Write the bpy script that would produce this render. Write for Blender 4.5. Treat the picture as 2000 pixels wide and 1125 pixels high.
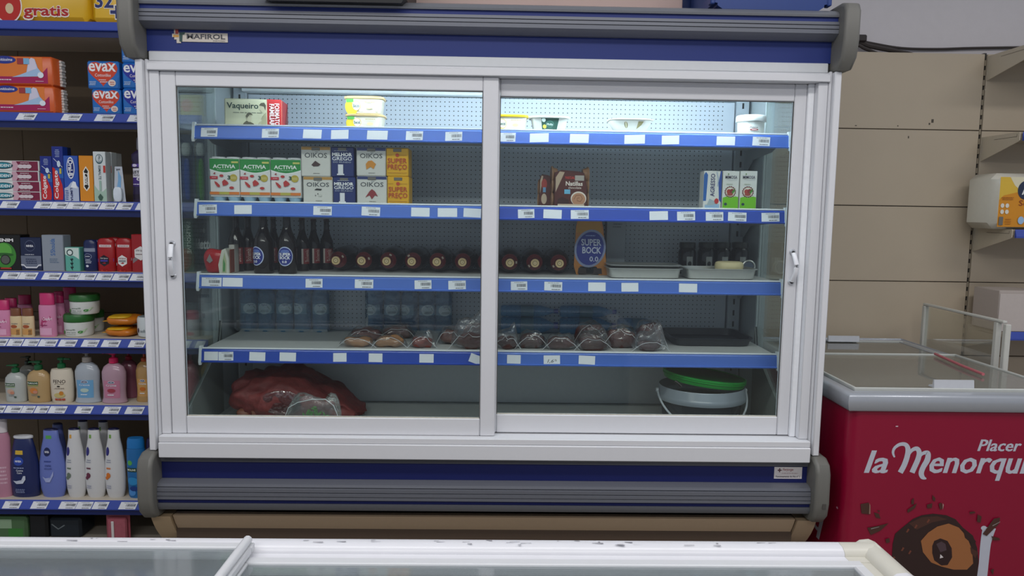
import bpy, bmesh, math, random
from mathutils import Vector, Matrix, noise
for o in list(bpy.data.objects): bpy.data.objects.remove(o)
SC = bpy.context.scene
COL = SC.collection
random.seed(7)

# ---------------------------------------------------------------- camera
F = 1444.0
CAM = Vector((0.0330, -2.7258, 1.5))
YAW, PITCH, ROLL = 0.0190081, 0.1069271, 0.0147081
cy, sy, cp, sp = math.cos(YAW), math.sin(YAW), math.cos(PITCH), math.sin(PITCH)
FWD = Vector((sy*cp, cy*cp, -sp)); R0 = Vector((cy, -sy, 0)); U0 = R0.cross(FWD)
RGT = math.cos(ROLL)*R0 + math.sin(ROLL)*U0
UPV = -math.sin(ROLL)*R0 + math.cos(ROLL)*U0
cd = bpy.data.cameras.new('camera'); cam = bpy.data.objects.new('camera', cd); COL.objects.link(cam)
cd.sensor_width = 36; cd.lens = F/2000*36; cd.clip_start = 0.05; cd.clip_end = 60
M = Matrix.Identity(4)
for i in range(3):
    M[i][0] = RGT[i]; M[i][1] = UPV[i]; M[i][2] = -FWD[i]; M[i][3] = CAM[i]
cam.matrix_world = M
SC.camera = cam
# ---------------------------------------------------------------- view, world, lights
SC.view_settings.view_transform = 'Standard'
SC.view_settings.look = 'None'
SC.view_settings.gamma = 1.0
SC.view_settings.use_curve_mapping = False
SC.view_settings.exposure = 0.0
w = bpy.data.worlds.new('world'); SC.world = w; w.use_nodes = True
w.node_tree.nodes['Background'].inputs[0].default_value = (0.80, 0.86, 1.0, 1)
w.node_tree.nodes['Background'].inputs[1].default_value = 0.36
def area(name, loc, size, power, rot=(0, 0, 0), col=(1, .97, .94)):
    l = bpy.data.lights.new(name, 'AREA'); l.shape = 'RECTANGLE'; l.size, l.size_y = size
    l.energy = power; l.color = col
    o = bpy.data.objects.new(name, l); o.location = loc; o.rotation_euler = rot; COL.objects.link(o)
    return o
area('ceiling_lamp', (-0.3, -1.7, 3.3), (4.6, 0.30), 54)
area('ceiling_lamp.001', (-0.3, -3.9, 3.3), (4.6, 0.30), 88)
area('ceiling_lamp.002', (3.2, -1.2, 3.3), (1.8, 0.30), 26)

# ---------------------------------------------------------------- helpers
def ray(px, py): return FWD*F + RGT*(px-1000) - UPV*(py-562.5)
def atY(px, py, Y):
    d = ray(px, py); t = (Y-CAM.y)/d.y; return CAM + d*t
def proj(p):
    d = Vector(p)-CAM; z = d.dot(FWD); return 1000+F*d.dot(RGT)/z, 562.5-F*d.dot(UPV)/z
def slot(x0, x1, yt, Y, z):
    """real centre, width and height of a thing that stands at depth Y on a surface z"""
    a = atY(x0, yt, Y); yb = proj((a.x, Y, z))[1]; ym = (yt+yb)/2
    X0, X1 = atY(x0, ym, Y).x, atY(x1, ym, Y).x
    return ((X0+X1)/2, Y, z, X1-X0, atY((x0+x1)/2, yt, Y).z-z)
def lin(c):
    if isinstance(c, str):
        c = c.lstrip('#'); c = [int(c[i:i+2], 16)/255 for i in (0, 2, 4)]
    return tuple((x/12.92 if x <= .04045 else ((x+.055)/1.055)**2.4) for x in c)+(1,)
MATS = {}
def mat(col, rough=.5, metal=0., var=.05, bump=0., scale=60., coat=0.):
    k = (col, rough, metal, var, bump, scale, coat)
    if k in MATS: return MATS[k]
    m = bpy.data.materials.new('surface'); m.use_nodes = True; nt = m.node_tree; N = nt.nodes; L = nt.links
    b = N['Principled BSDF']; b.inputs['Roughness'].default_value = rough; b.inputs['Metallic'].default_value = metal
    b.inputs['Coat Weight'].default_value = coat
    tc = N.new('ShaderNodeTexCoord'); nz = N.new('ShaderNodeTexNoise'); nz.inputs['Scale'].default_value = scale
    nz.inputs['Detail'].default_value = 3
    L.new(tc.outputs['Object'], nz.inputs['Vector'])
    mx = N.new('ShaderNodeMix'); mx.data_type = 'RGBA'
    c = lin(col); mx.inputs[6].default_value = tuple(max(0, x*(1-var)) for x in c[:3])+(1,)
    mx.inputs[7].default_value = tuple(min(1, x*(1+var)) for x in c[:3])+(1,)
    L.new(nz.outputs['Fac'], mx.inputs[0]); L.new(mx.outputs[2], b.inputs['Base Color'])
    if bump:
        bp = N.new('ShaderNodeBump'); bp.inputs['Strength'].default_value = bump; bp.inputs['Distance'].default_value = .004
        L.new(nz.outputs['Fac'], bp.inputs['Height']); L.new(bp.outputs['Normal'], b.inputs['Normal'])
    MATS[k] = m; return m
def clear(tint=(.95, .98, .97), gloss=.12, rough=.02, bump=0., scale=30., body=None, bodyfac=0.):
    """thin clear sheet: lets light through, mirrors a little; body adds a milky share"""
    k = ('clear', tint, gloss, rough, bump, scale, body, bodyfac)
    if k in MATS: return MATS[k]
    m = bpy.data.materials.new('clear_sheet'); m.use_nodes = True; nt = m.node_tree; N = nt.nodes; L = nt.links
    N.remove(N['Principled BSDF']); out = N['Material Output']
    t = N.new('ShaderNodeBsdfTransparent'); t.inputs[0].default_value = tint+(1,)
    g = N.new('ShaderNodeBsdfGlossy'); g.inputs['Roughness'].default_value = rough
    g.inputs[0].default_value = (1, 1, 1, 1)
    lw = N.new('ShaderNodeLayerWeight'); lw.inputs[0].default_value = .25
    mp = N.new('ShaderNodeMapRange'); mp.inputs[3].default_value = gloss*.45; mp.inputs[4].default_value = min(1, gloss*5)
    L.new(lw.outputs['Fresnel'], mp.inputs[0])
    a = N.new('ShaderNodeMixShader'); L.new(mp.outputs[0], a.inputs[0]); L.new(t.outputs[0], a.inputs[1]); L.new(g.outputs[0], a.inputs[2])
    last = a
    if bump:
        tc = N.new('ShaderNodeTexCoord'); nz = N.new('ShaderNodeTexNoise'); nz.inputs['Scale'].default_value = scale
        L.new(tc.outputs['Object'], nz.inputs['Vector'])
        bp = N.new('ShaderNodeBump'); bp.inputs['Strength'].default_value = bump; bp.inputs['Distance'].default_value = .01
        L.new(nz.outputs['Fac'], bp.inputs['Height']); L.new(bp.outputs['Normal'], g.inputs['Normal']); L.new(bp.outputs['Normal'], lw.inputs['Normal'])
    if body:
        d = N.new('ShaderNodeBsdfDiffuse'); d.inputs[0].default_value = lin(body)
        a2 = N.new('ShaderNodeMixShader'); a2.inputs[0].default_value = bodyfac
        L.new(last.outputs[0], a2.inputs[1]); L.new(d.outputs[0], a2.inputs[2]); last = a2
    L.new(last.outputs[0], out.inputs[0]); MATS[k] = m; return m
def emit(col, s):
    m = bpy.data.materials.new('lamp_glow'); m.use_nodes = True
    b = m.node_tree.nodes['Principled BSDF']; b.inputs['Emission Color'].default_value = lin(col); b.inputs['Emission Strength'].default_value = s
    return m
def pegboard():
    m = bpy.data.materials.new('pegboard_metal'); m.use_nodes = True; nt = m.node_tree; N = nt.nodes; L = nt.links
    b = N['Principled BSDF']; b.inputs['Roughness'].default_value = .45
    tc = N.new('ShaderNodeTexCoord'); mp = N.new('ShaderNodeMapping'); mp.inputs['Scale'].default_value = (50, 50, 50)
    L.new(tc.outputs['Object'], mp.inputs[0])
    fr = N.new('ShaderNodeVectorMath'); fr.operation = 'FRACTION'; L.new(mp.outputs[0], fr.inputs[0])
    sb = N.new('ShaderNodeVectorMath'); sb.operation = 'SUBTRACT'; sb.inputs[1].default_value = (.5, .5, .5); L.new(fr.outputs[0], sb.inputs[0])
    ml = N.new('ShaderNodeVectorMath'); ml.operation = 'MULTIPLY'; ml.inputs[1].default_value = (1, 0, 1); L.new(sb.outputs[0], ml.inputs[0])
    ln = N.new('ShaderNodeVectorMath'); ln.operation = 'LENGTH'; L.new(ml.outputs[0], ln.inputs[0])
    lt = N.new('ShaderNodeMath'); lt.operation = 'LESS_THAN'; lt.inputs[1].default_value = .125; L.new(ln.outputs['Value'], lt.inputs[0])
    sx = N.new('ShaderNodeSeparateXYZ'); L.new(tc.outputs['Object'], sx.inputs[0])
    ab = N.new('ShaderNodeMath'); ab.operation = 'ABSOLUTE'; L.new(sx.outputs[0], ab.inputs[0])
    lt2 = N.new('ShaderNodeMath'); lt2.operation = 'LESS_THAN'; lt2.inputs[1].default_value = .50; L.new(ab.outputs[0], lt2.inputs[0])
    mu = N.new('ShaderNodeMath'); mu.operation = 'MULTIPLY'; L.new(lt.outputs[0], mu.inputs[0]); L.new(lt2.outputs[0], mu.inputs[1])
    mx = N.new('ShaderNodeMix'); mx.data_type = 'RGBA'; mx.inputs[6].default_value = lin('#c3ccd6'); mx.inputs[7].default_value = lin('#101216')
    L.new(mu.outputs[0], mx.inputs[0]); L.new(mx.outputs[2], b.inputs['Base Color'])
    return m

class MB:
    def __init__(s): s.v = []; s.f = []; s.m = []; s.mats = []
    def mi(s, m):
        if m not in s.mats: s.mats.append(m)
        return s.mats.index(m)
    def add(s, vs, fs, m, xf=None):
        n = len(s.v); s.v += [tuple(xf @ Vector(p)) if xf else tuple(p) for p in vs]
        i = s.mi(m)
        for f in fs: s.f.append([k+n for k in f]); s.m.append(i)
        return s
    def box(s, x0, x1, y0, y1, z0, z1, m, b=0., xf=None):
        if b <= 0:
            vs = [(x, y, z) for x in (x0, x1) for y in (y0, y1) for z in (z0, z1)]
            fs = [(0, 1, 3, 2), (4, 6, 7, 5), (0, 4, 5, 1), (2, 3, 7, 6), (0, 2, 6, 4), (1, 5, 7, 3)]
            return s.add(vs, fs, m, xf)
        b = min(b, (x1-x0)*.49, (y1-y0)*.49, (z1-z0)*.49)
        lo = (x0, y0, z0); hi = (x1, y1, z1); vs = []; idx = {}
        for i in range(8):
            sg = [(i >> k) & 1 for k in range(3)]
            for ax in range(3):
                p = []
                for k in range(3):
                    e = hi[k] if sg[k] else lo[k]
                    if k != ax: e += -b if sg[k] else b
                    p.append(e)
                idx[(i, ax)] = len(vs); vs.append(tuple(p))
        fs = []
        for ax in range(3):
            o = [k for k in range(3) if k != ax]
            for side in (0, 1):
                q = []
                for a, c in ((0, 0), (1, 0), (1, 1), (0, 1)):
                    q.append(idx[((side << ax) | (a << o[0]) | (c << o[1]), ax)])
                fs.append(q)
            for a in (0, 1):
                for c in (0, 1):
                    i0 = (a << o[0]) | (c << o[1]); i1 = i0 | (1 << ax)
                    fs.append([idx[(i0, o[0])], idx[(i1, o[0])], idx[(i1, o[1])], idx[(i0, o[1])]])
        for i in range(8): fs.append([idx[(i, 0)], idx[(i, 1)], idx[(i, 2)]])
        return s.add(vs, fs, m, xf)
    def prism(s, poly, ax, lo, hi, m, xf=None):
        n = len(poly); vs = []
        for e in (lo, hi):
            for a, b in poly:
                vs.append({'x': (e, a, b), 'y': (a, e, b), 'z': (a, b, e)}[ax])
        fs = [list(range(n))[::-1], list(range(n, 2*n))]+[[i, (i+1) % n, n+(i+1) % n, n+i] for i in range(n)]
        return s.add(vs, fs, m, xf)
    def lathe(s, prof, m, n=20, sx=1., sy=1., xf=None, caps=True):
        vs = []
        for r, z in prof:
            for k in range(n):
                a = 2*math.pi*k/n; vs.append((r*sx*math.cos(a), r*sy*math.sin(a), z))
        fs = []
        for j in range(len(prof)-1):
            for k in range(n): fs.append([j*n+k, j*n+(k+1) % n, (j+1)*n+(k+1) % n, (j+1)*n+k])
        if caps:
            fs.append(list(range(n))[::-1]); fs.append([(len(prof)-1)*n+k for k in range(n)])
        return s.add(vs, fs, m, xf)
    def tube(s, path, r, m, n=8, flat=1.):
        P = [Vector(p) for p in path]; vs = []; up = Vector((0, 0, 1))
        for i, p in enumerate(P):
            t = (P[min(i+1, len(P)-1)]-P[max(i-1, 0)]).normalized()
            a = t.cross(up)
            if a.length < .1: a = t.cross(Vector((0, 1, 0)))
            a.normalize(); b = t.cross(a)
            for k in range(n):
                g = 2*math.pi*k/n; vs.append(tuple(p+a*math.cos(g)*r+b*math.sin(g)*r*flat))
        fs = [[j*n+k, j*n+(k+1) % n, (j+1)*n+(k+1) % n, (j+1)*n+k] for j in range(len(P)-1) for k in range(n)]
        fs += [list(range(n))[::-1], [(len(P)-1)*n+k for k in range(n)]]
        return s.add(vs, fs, m)
    def blob(s, w, d, h, m, nu=24, nv=12, p=.55, amp=.0, fr=20., seed=0, xf=None, fn=None):
        """pillow shape sitting on z=0, w x d x h"""
        vs = []; sg = lambda x, e: math.copysign(abs(x)**e, x)
        for j in range(nv+1):
            ph = -math.pi/2+math.pi*j/nv
            for k in range(nu):
                th = 2*math.pi*k/nu
                q = Vector((sg(math.cos(ph), p)*sg(math.cos(th), p)*w/2, sg(math.cos(ph), p)*sg(math.sin(th), p)*d/2, sg(math.sin(ph), .8)*h/2))
                if amp:
                    q += q.normalized()*amp*noise.noise(q*fr+Vector((seed*3.1, seed*1.7, 0)))
                q.z += h/2
                if fn: q = fn(q)
                q.z = max(q.z, 0.0004)
                vs.append(tuple(q))
        fs = [[j*nu+k, j*nu+(k+1) % nu, (j+1)*nu+(k+1) % nu, (j+1)*nu+k] for j in range(nv) for k in range(nu)]
        return s.add(vs, fs, m, xf)
    def build(s, name, parent=None, loc=None, rot=0., smooth=True, ang=38):
        me = bpy.data.meshes.new(name); me.from_pydata(s.v, [], s.f)
        for m in s.mats: me.materials.append(m)
        me.polygons.foreach_set('material_index', s.m)
        me.validate(); me.update()
        if smooth:
            me.shade_smooth(); me.set_sharp_from_angle(angle=math.radians(ang))
        o = bpy.data.objects.new(name, me); COL.objects.link(o)
        if parent: o.parent = parent
        if loc: o.location = loc
        o.rotation_euler.z = rot
        return o
def tag(o, label=None, cat=None, group=None, kind=None):
    for k, v in (('label', label), ('category', cat), ('group', group), ('kind', kind)):
        if v: o[k] = v
    return o
def thing(name, label, cat, loc=(0, 0, 0), rot=0., group=None):
    o = bpy.data.objects.new(name, None); o.empty_display_size = .05; COL.objects.link(o)
    o.location = loc; o.rotation_euler = (0, 0, rot); return tag(o, label, cat, group)

# flat print ---------------------------------------------------------------
TXT = {}
def text2d(s, bold=0., shear=0.):
    k = (s, bold, shear)
    if k in TXT: return TXT[k]
    cu = bpy.data.curves.new('t', 'FONT'); cu.body = s; cu.size = 1; cu.offset = bold*.45; cu.shear = shear
    cu.resolution_u = 2; cu.fill_mode = 'FRONT'
    ob = bpy.data.objects.new('t', cu); me = bpy.data.meshes.new_from_object(ob)
    vs = [(v.co.x, v.co.y) for v in me.vertices]; fs = [list(p.vertices) for p in me.polygons]
    bpy.data.objects.remove(ob); bpy.data.curves.remove(cu); bpy.data.meshes.remove(me)
    if not vs: vs = [(0, 0), (1, 0), (0, 1)]; fs = [[0, 1, 2]]
    x0 = min(v[0] for v in vs); x1 = max(v[0] for v in vs); y0 = min(v[1] for v in vs); y1 = max(v[1] for v in vs)
    vs = [((a-x0)/max(x1-x0, 1e-6), (b-y0)/max(y1-y0, 1e-6)) for a, b in vs]
    TXT[k] = (vs, fs); return TXT[k]
def decal(mb, items, fn, nseg=1, eps=.00035, rough=.45):
    """items in (u, v) of the surface; fn(u, v, lift) -> local point. Later items lie on top."""
    for L, it in enumerate(items):
        e = eps*(L+1); k = it[0]
        P = lambda u, v: tuple(fn(u, v, e))
        def strip(pairs, m):
            vs = []
            for (u, va, vb) in pairs: vs += [P(u, va), P(u, vb)]
            mb.add(vs, [[2*i, 2*i+2, 2*i+3, 2*i+1] for i in range(len(pairs)-1)], m)
        if k == 'r':
            _, u0, v0, u1, v1, c = it; m = mat(c, rough, var=.02); n = max(1, nseg)
            strip([(u0+(u1-u0)*i/n, v0, v1) for i in range(n+1)], m)
        elif k == 'e':
            _, cu, cv, ru, rv, c = it; m = mat(c, rough, var=.02); n = 14
            pr = []
            for i in range(n+1):
                a = math.pi*i/n; pr.append((cu-ru*math.cos(a), cv-rv*math.sin(a), cv+rv*math.sin(a)))
            strip(pr, m)
        elif k == 'p':
            _, pts, c = it; mb.add([P(*q) for q in pts], [list(range(len(pts)))], mat(c, rough, var=.02))
        elif k == 's':      # stroke: points and width, constant or per point
            _, pts, wd, c = it[:4]; pr = []; n = len(pts)
            if not hasattr(wd, '__len__'): wd = [wd]*n
            asp = it[4] if len(it) > 4 else 1.
            vs = []
            for i in range(n):
                a = pts[max(i-1, 0)]; b = pts[min(i+1, n-1)]
                dx, dy = (b[0]-a[0])*asp, b[1]-a[1]; l = math.hypot(dx, dy) or 1
                nx, ny = -dy/l/asp, dx/l
                vs += [P(pts[i][0]+nx*wd[i]/2, pts[i][1]+ny*wd[i]/2), P(pts[i][0]-nx*wd[i]/2, pts[i][1]-ny*wd[i]/2)]
            mb.add(vs, [[2*i+1, 2*i+3, 2*i+2, 2*i] for i in range(n-1)], mat(c, rough, var=.02))
        elif k == 'l':      # small illegible print: rows of short dashes
            _, u0, v0, u1, v1, n, c = it; m = mat(c, rough, var=.02); rr = random.Random(len(items)*7+L)
            for r in range(n):
                va = v0+(v1-v0)*(r+.25)/n; vb = v0+(v1-v0)*(r+.7)/n; u = u0+(u1-u0)*rr.uniform(0, .15)
                end = u1-(u1-u0)*rr.uniform(0, .15)
                while u < end:
                    q = min(end, u+(u1-u0)*rr.uniform(.06, .2)); mb.add([P(u, va), P(q, va), P(q, vb), P(u, vb)], [[0, 1, 2, 3]], m); u = q+(u1-u0)*.03
        elif k == 't':
            _, s, u0, v0, u1, v1, c = it[:7]; o = it[7] if len(it) > 7 else {}
            vs, fs = text2d(s, o.get('b', .02), o.get('i', 0.)); rot = o.get('rot', 0)
            q = []
            for a, b in vs:
                if rot == 90: a, b = 1-b, a       # reads bottom to top
                elif rot == -90: a, b = b, 1-a    # reads top to bottom
                q.append(P(u0+(u1-u0)*a, v0+(v1-v0)*b+o.get('arc', 0)*(1-(2*a-1)**2)))
            mb.add(q, fs, mat(c, rough, var=.02))
            for j_, du in enumerate((-o['d'], o['d']) if 'd' in o else ()):     # heavier stroke
                sh_ = Vector(fn(u0+du, v0, e+eps*.3*(j_+1)))-Vector(P(u0, v0)); mb.add([Vector(z)+sh_ for z in q], fs, mat(c, rough, var=.02))
def face_fn(w, d, h):
    return lambda u, v, e: (-w/2+u*w, -d/2-e, v*h)
def side_fn(w, d, h, s=1):
    return lambda u, v, e: (s*(w/2+e), (-d/2+u*d) if s > 0 else (d/2-u*d), v*h)
def round_fn(prof, sx, sy, span, v0=0., v1=1.):
    H = prof[-1][1]
    def rr(z):
        for (r0, a), (r1, b) in zip(prof, prof[1:]):
            if a <= z <= b and b > a: return r0+(r1-r0)*(z-a)/(b-a)
        return prof[-1][0]
    def fn(u, v, e):
        z = (v0+(v1-v0)*v)*H; r = rr(z); t = (u-.5)*span
        return ((r*sx+e)*math.sin(t), -(r*sy+e)*math.cos(t), z)
    return fn
# ================================================================ setting
def struct(name, mb, parent=None):
    o = mb.build(name, parent)
    if not parent: o['kind'] = 'structure'
    return o
WALLP = mat('#d2cdce', .8, var=.03, bump=.15, scale=25)
mb = MB(); mb.box(-4.2, 4.6, 1.30, 1.42, 0, 3.4, WALLP); struct('wall_back', mb)
tile = mat('#8d877c', .35, var=.1, scale=9)
mb = MB(); mb.box(-4.2, 4.6, -4.6, 1.42, -.1, 0, tile); struct('floor', mb)

WHITE = mat('#d6d7db', .35, var=.015); WHITE2 = mat('#cfd0d4', .4, var=.02)
ALU = mat('#c9cccf', .38, .0, var=.03); GREYP = mat('#6a6964', .5, var=.04, bump=.05, scale=400)
GREYR = mat('#6d7079', .38, .25, var=.03); BLUE = mat('#08246e', .55, var=.03); BLUE2 = mat('#041458', .6, var=.03)
BEIGE = mat('#b39c82', .5, var=.03); DARK = mat('#17181a', .6); SHELFW = mat('#c9cccb', .4, var=.04)
STRIPB = mat('#2c4cae', .28, var=.02); STRIPL = mat('#4a6fc4', .28, var=.02); STRIPG = mat('#3c50a8', .3, var=.02)
PAPER = mat('#e4e7ec', .6, var=.02); INK = mat('#50545c', .7); GLASS = clear(gloss=.05); SIDEG = clear((.91, .96, .94), gloss=.12)
INNER = mat('#bcc6c9', .4, var=.04)

# price tickets share their meshes
def ticket_mesh(kind, w=.062, h=.030, skew=.0):
    b = MB(); sh = lambda u, v, e: (-w/2+u*w+skew*(v-.5), -.0006-e, v*h)
    b.add([(-w/2-skew/2, -.0006, 0), (w/2-skew/2, -.0006, 0), (w/2+skew/2, -.0006, h), (-w/2+skew/2, -.0006, h),
           (-w/2-skew/2, 0, 0), (w/2-skew/2, 0, 0), (w/2+skew/2, 0, h), (-w/2+skew/2, 0, h)],
          [(0, 1, 2, 3), (7, 6, 5, 4), (0, 4, 5, 1), (3, 2, 6, 7), (0, 3, 7, 4), (1, 5, 6, 2)], PAPER)
    if kind:
        it = []; rr = random.Random(kind); u = .36
        while u < .92:
            q = rr.choice((.012, .02, .03)); it.append(('r', u, .38, u+q, .72, '#5a5d66')); u += q+rr.choice((.012, .02))
        it.append(('l', .15, .82, .85, .95, 1, '#8b8f98')); it.append(('l', .35, .06, .95, .24, 1, '#5a5d66'))
        if kind == 99: it = [('t', '1,6', .22, .08, .62, .55, '#30333b', {'i': .3}), ('t', '76', .64, .3, .8, .55, '#30333b', {'i': .3})]
        tmp = MB(); decal(b, [(i[0],)+tuple(i[1:]) for i in it], sh, eps=.00006)
    return b
TK = {}
def ticket(parent, kind, w, h, skew, x, y, z, tilt, rz=0., wob=0.):
    k = (kind, round(w, 3), h, skew)
    if k not in TK:
        TK[k] = ticket_mesh(kind, w, h, skew).build('price_ticket', parent, smooth=False); o = TK[k]
    else:
        o = TK[k].copy(); COL.objects.link(o); o.parent = parent; o.name = 'price_ticket'
    o.location = (x, y, z); o.rotation_euler = (tilt, wob, rz); return o

# ================================================================ display fridge
fr = thing('display_fridge', 'wide open-front display fridge with white frame, blue bands and two sliding glass doors', 'fridge', (0, 0, 0))
def part(name, b, parent=fr, **k): return b.build(name, parent, **k)
# outer insulated shell
b = MB(); b.box(-1.20, -1.165, .47, .80, .40, 2.10, INNER); b.box(1.165, 1.20, .47, .80, .40, 2.10, INNER); 
part('side_wall', MB().box(-1.205, -1.165, .47, .80, .12, 2.10, INNER, .004))
part('side_wall', MB().box(1.165, 1.205, .47, .80, .12, 2.10, INNER, .004))
part('rear_wall', MB().box(-1.165, 1.165, .73, .80, .12, 2.10, INNER))
part('roof', MB().box(-1.205, 1.205, .03, .80, 2.10, 2.16, mat('#8b8f92', .5)))
PEG = pegboard()
for xc in (-.545, .545):
    part('back_panel', MB().box(-.545, .545, 0, .012, 0, 1.09, PEG, .002), loc=(xc, .655, .90))
part('lower_back_panel', MB().box(-1.16, 1.16, .645, .656, .60, .897, mat('#d8dde0', .4), .002))
for x in (-1.122, .0, 1.122):
    u = MB(); u.box(x-.028, x+.028, .640, .668, .62, 2.03, mat('#b4bdc4', .4), .002)
    o = part('upright', u)
    s_ = MB()
    for i in range(26): s_.box(x-.004, x+.004, .6385, .6400, .66+i*.052, .685+i*.052, DARK)
    s_.build('slot', o, smooth=False)['kind'] = 'stuff'
# top light channel
part('lamp_channel', MB().box(-1.10, 1.12, .60, .654, 1.992, 2.025, mat('#e6ecee', .3), .003))
for xa, xb, st_ in ((-.86, -.05, 28), (.0, 1.04, 58)):
    tube = MB(); tube.tube([(xa, .118, 1.988), (xb, .118, 1.988)], .012, emit('#e4f3ff', st_), 10); part('fluorescent_tube', tube)
part('lamp_reflector', MB().box(-.90, 1.10, .102, .15, 2.005, 2.02, WHITE))
# floor pan with a raised lip
part('floor_pan', MB().box(-1.165, 1.165, .05, .645, .56, .600, mat('#b0b6b4', .4, var=.06), .004))
part('pan_liner', MB().box(-1.13, 1.13, .10, .60, .6005, .603, mat('#c0c4c2', .4, var=.08, scale=14)))
part('front_sill', MB().box(-1.165, 1.165, .045, .075, .60, .655, mat('#8c9290', .4), .004))
# glass side walls, their lower edge sweeping up towards the rear
for s in (-1, 1):
    poly = [(.04, 2.08), (.04, .700), (.10, .705), (.27, .80), (.38, .865), (.44, .92), (.465, 1.0), (.465, 2.08)]
    g = MB(); g.prism(poly, 'x', s*1.168-.003, s*1.168+.003, SIDEG); part('side_glass', g, smooth=False)
    q = MB(); q.prism([(.04, .56), (.465, .56), (.465, 1.0), (.44, .92), (.38, .865), (.27, .80), (.10, .705), (.04, .700)], 'x', s*1.168-.006, s*1.168+.006, mat('#7f8785', .45))
    part('lower_side_panel', q, smooth=False)
# inspection strip on the right glass
part('gasket_strip', MB().box(1.150, 1.164, .03, .075, 1.20, 1.47, mat('#a9c3c4', .5, var=.1), .003))
part('gasket_strip', MB().box(1.150, 1.164, .03, .14, 1.53, 1.80, mat('#b7ced0', .5, var=.1), .003))

# shelves: four levels in two bays
LEV = (1.797, 1.508, 1.228, .937)
TL = {0: [(393, 425, 1), (512, 545, 2), (592, 628, 0), (647, 681, 0), (717, 757, 0), (793, 826, 3), (870, 903, 4)],
      1: [(389, 424, 2), (458, 492, 0), (612, 648, 3), (706, 742, 4), (803, 839, 0), (855, 893, 0), (905, 939, 0)],
      2: [(394, 433, 1), (435, 474, 0), (597, 630, 1), (693, 729, 2), (810, 843, 3), (876, 910, 4)],
      3: [(399, 426, 0), (427, 456, 3), (487, 518, 0), (546, 578, 0), (651, 677, 0), (720, 747, 0), (819, 847, 0), (914, 938, 0)]}
TR = {0: [(977, 1007, 1), (1035, 1072, 0), (1113, 1150, 0), (1220, 1260, 0), (1293, 1327, 0), (1400, 1436, 0), (1470, 1504, 2)],
      1: [(1012, 1044, 1), (1061, 1097, 0), (1115, 1150, 4), (1269, 1305, 0), (1323, 1358, 1), (1379, 1413, 2), (1422, 1458, 3), (1488, 1523, 4)],
      2: [(998, 1030, 1), (1063, 1098, 2), (1149, 1183, 0), (1214, 1247, 0), (1326, 1362, 0)],
      3: [(990, 1017, 0), (1062, 1094, 99), (1130, 1162, 0)]}
YF = .15
for li, z in enumerate(LEV):
    for side, x0, x1, tk in ((0, -1.122, -.006, TL[li]), (1, .006, 1.142, TR[li])):
        s_ = MB(); s_.box(x0, x1, YF, .635, z-.022, z, SHELFW, .003)
        s_.box(x0, x1, YF+.004, YF+.022, z-.045, z-.020, SHELFW)
        o = part('shelf', s_)
        st = MB(); m = STRIPB if (li, side) in ((1, 1), (3, 0)) else STRIPL
        st.prism([(YF-.006, z-.002), (YF-.001, z-.001), (YF-.001, z-.050), (YF-.016, z-.052), (YF-.018, z-.047), (YF-.0135, z-.0455), (YF-.0085, z-.006)], 'x', x0, x1, m)
        st.build('price_strip', o, ang=20)
        wire = MB(); wire.box(x0, x1, YF-.003, YF+.004, z, z+.006, mat('#e9edee', .3), .001); wire.build('front_lip', o)
        for e in ([x0] if side == 0 else [x1]):
            sg = -1 if side == 0 else 1
            c = MB(); c.prism([(YF-.016, z-.062), (YF-.02, z-.05), (YF-.006, z+.012), (YF+.01, z+.012), (YF+.01, z-.05)], 'x', min(e, e+sg*.010), max(e, e+sg*.010), mat('#dfe6e8', .35)); c.build('end_cap', o)
        for xe in (x0+.003, x1-.006):
            br = MB(); br.prism([(.635, z-.02), (.635, z-.12), (.60, z-.12), (.52, z-.07), (.30, z-.055), (.20, z-.023)], 'x', xe, xe+.003, mat('#9ba3a8', .4, var=.03)); br.build('bracket', o, smooth=False)
        tl = math.atan2(.005, .0395)
        for i, (a, c, kd) in enumerate(tk):
            zz = z-.026; A = atY(a, proj((0, YF, zz))[1], YF-.012).x; B = atY(c, proj((0, YF, zz))[1], YF-.012).x
            rz = .0; wob = random.uniform(-.04, .04)
            if li == 3 and side == 0 and i == 7: wob = .35
            ticket(o, kd, B-A, .034, .0 if li else .002, (A+B)/2, YF-.0140, z-.0435, -tl, 0, wob)

# ---- white aluminium frame
part('frame_top_rail', MB().box(-1.215, 1.215, -.035, .06, 1.968, 1.993, WHITE, .002))
part('frame_top_flashing', MB().box(-1.222, 1.216, -.018, .04, 1.993, 2.001, WHITE2, .001))
part('frame_bottom_rail', MB().box(-1.213, 1.213, -.050, .06, .624, .646, WHITE, .002))
part('frame_bottom_trim', MB().box(-1.213, 1.213, -.056, .03, .566, .6235, WHITE, .003))
for s in (-1, 1):
    j = MB(); j.box(min(s*1.225, s*1.250), max(s*1.225, s*1.250), -.045, .07, .590, 2.003, WHITE, .003); part('frame_jamb', j)
    j = MB(); j.box(min(s*1.214, s*1.2245), max(s*1.214, s*1.2245), -.025, .07, .600, 2.006, WHITE2, .002); part('jamb_liner', j)
    j = MB(); j.box(min(s*1.1785, s*1.2135), max(s*1.1785, s*1.2135), -.020, .06, .647, 1.9675, WHITE, .002); part('door_guide', j)
part('header', MB().box(-1.213, 1.213, .04, .10, 1.93, 1.9925, WHITE2))
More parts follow.
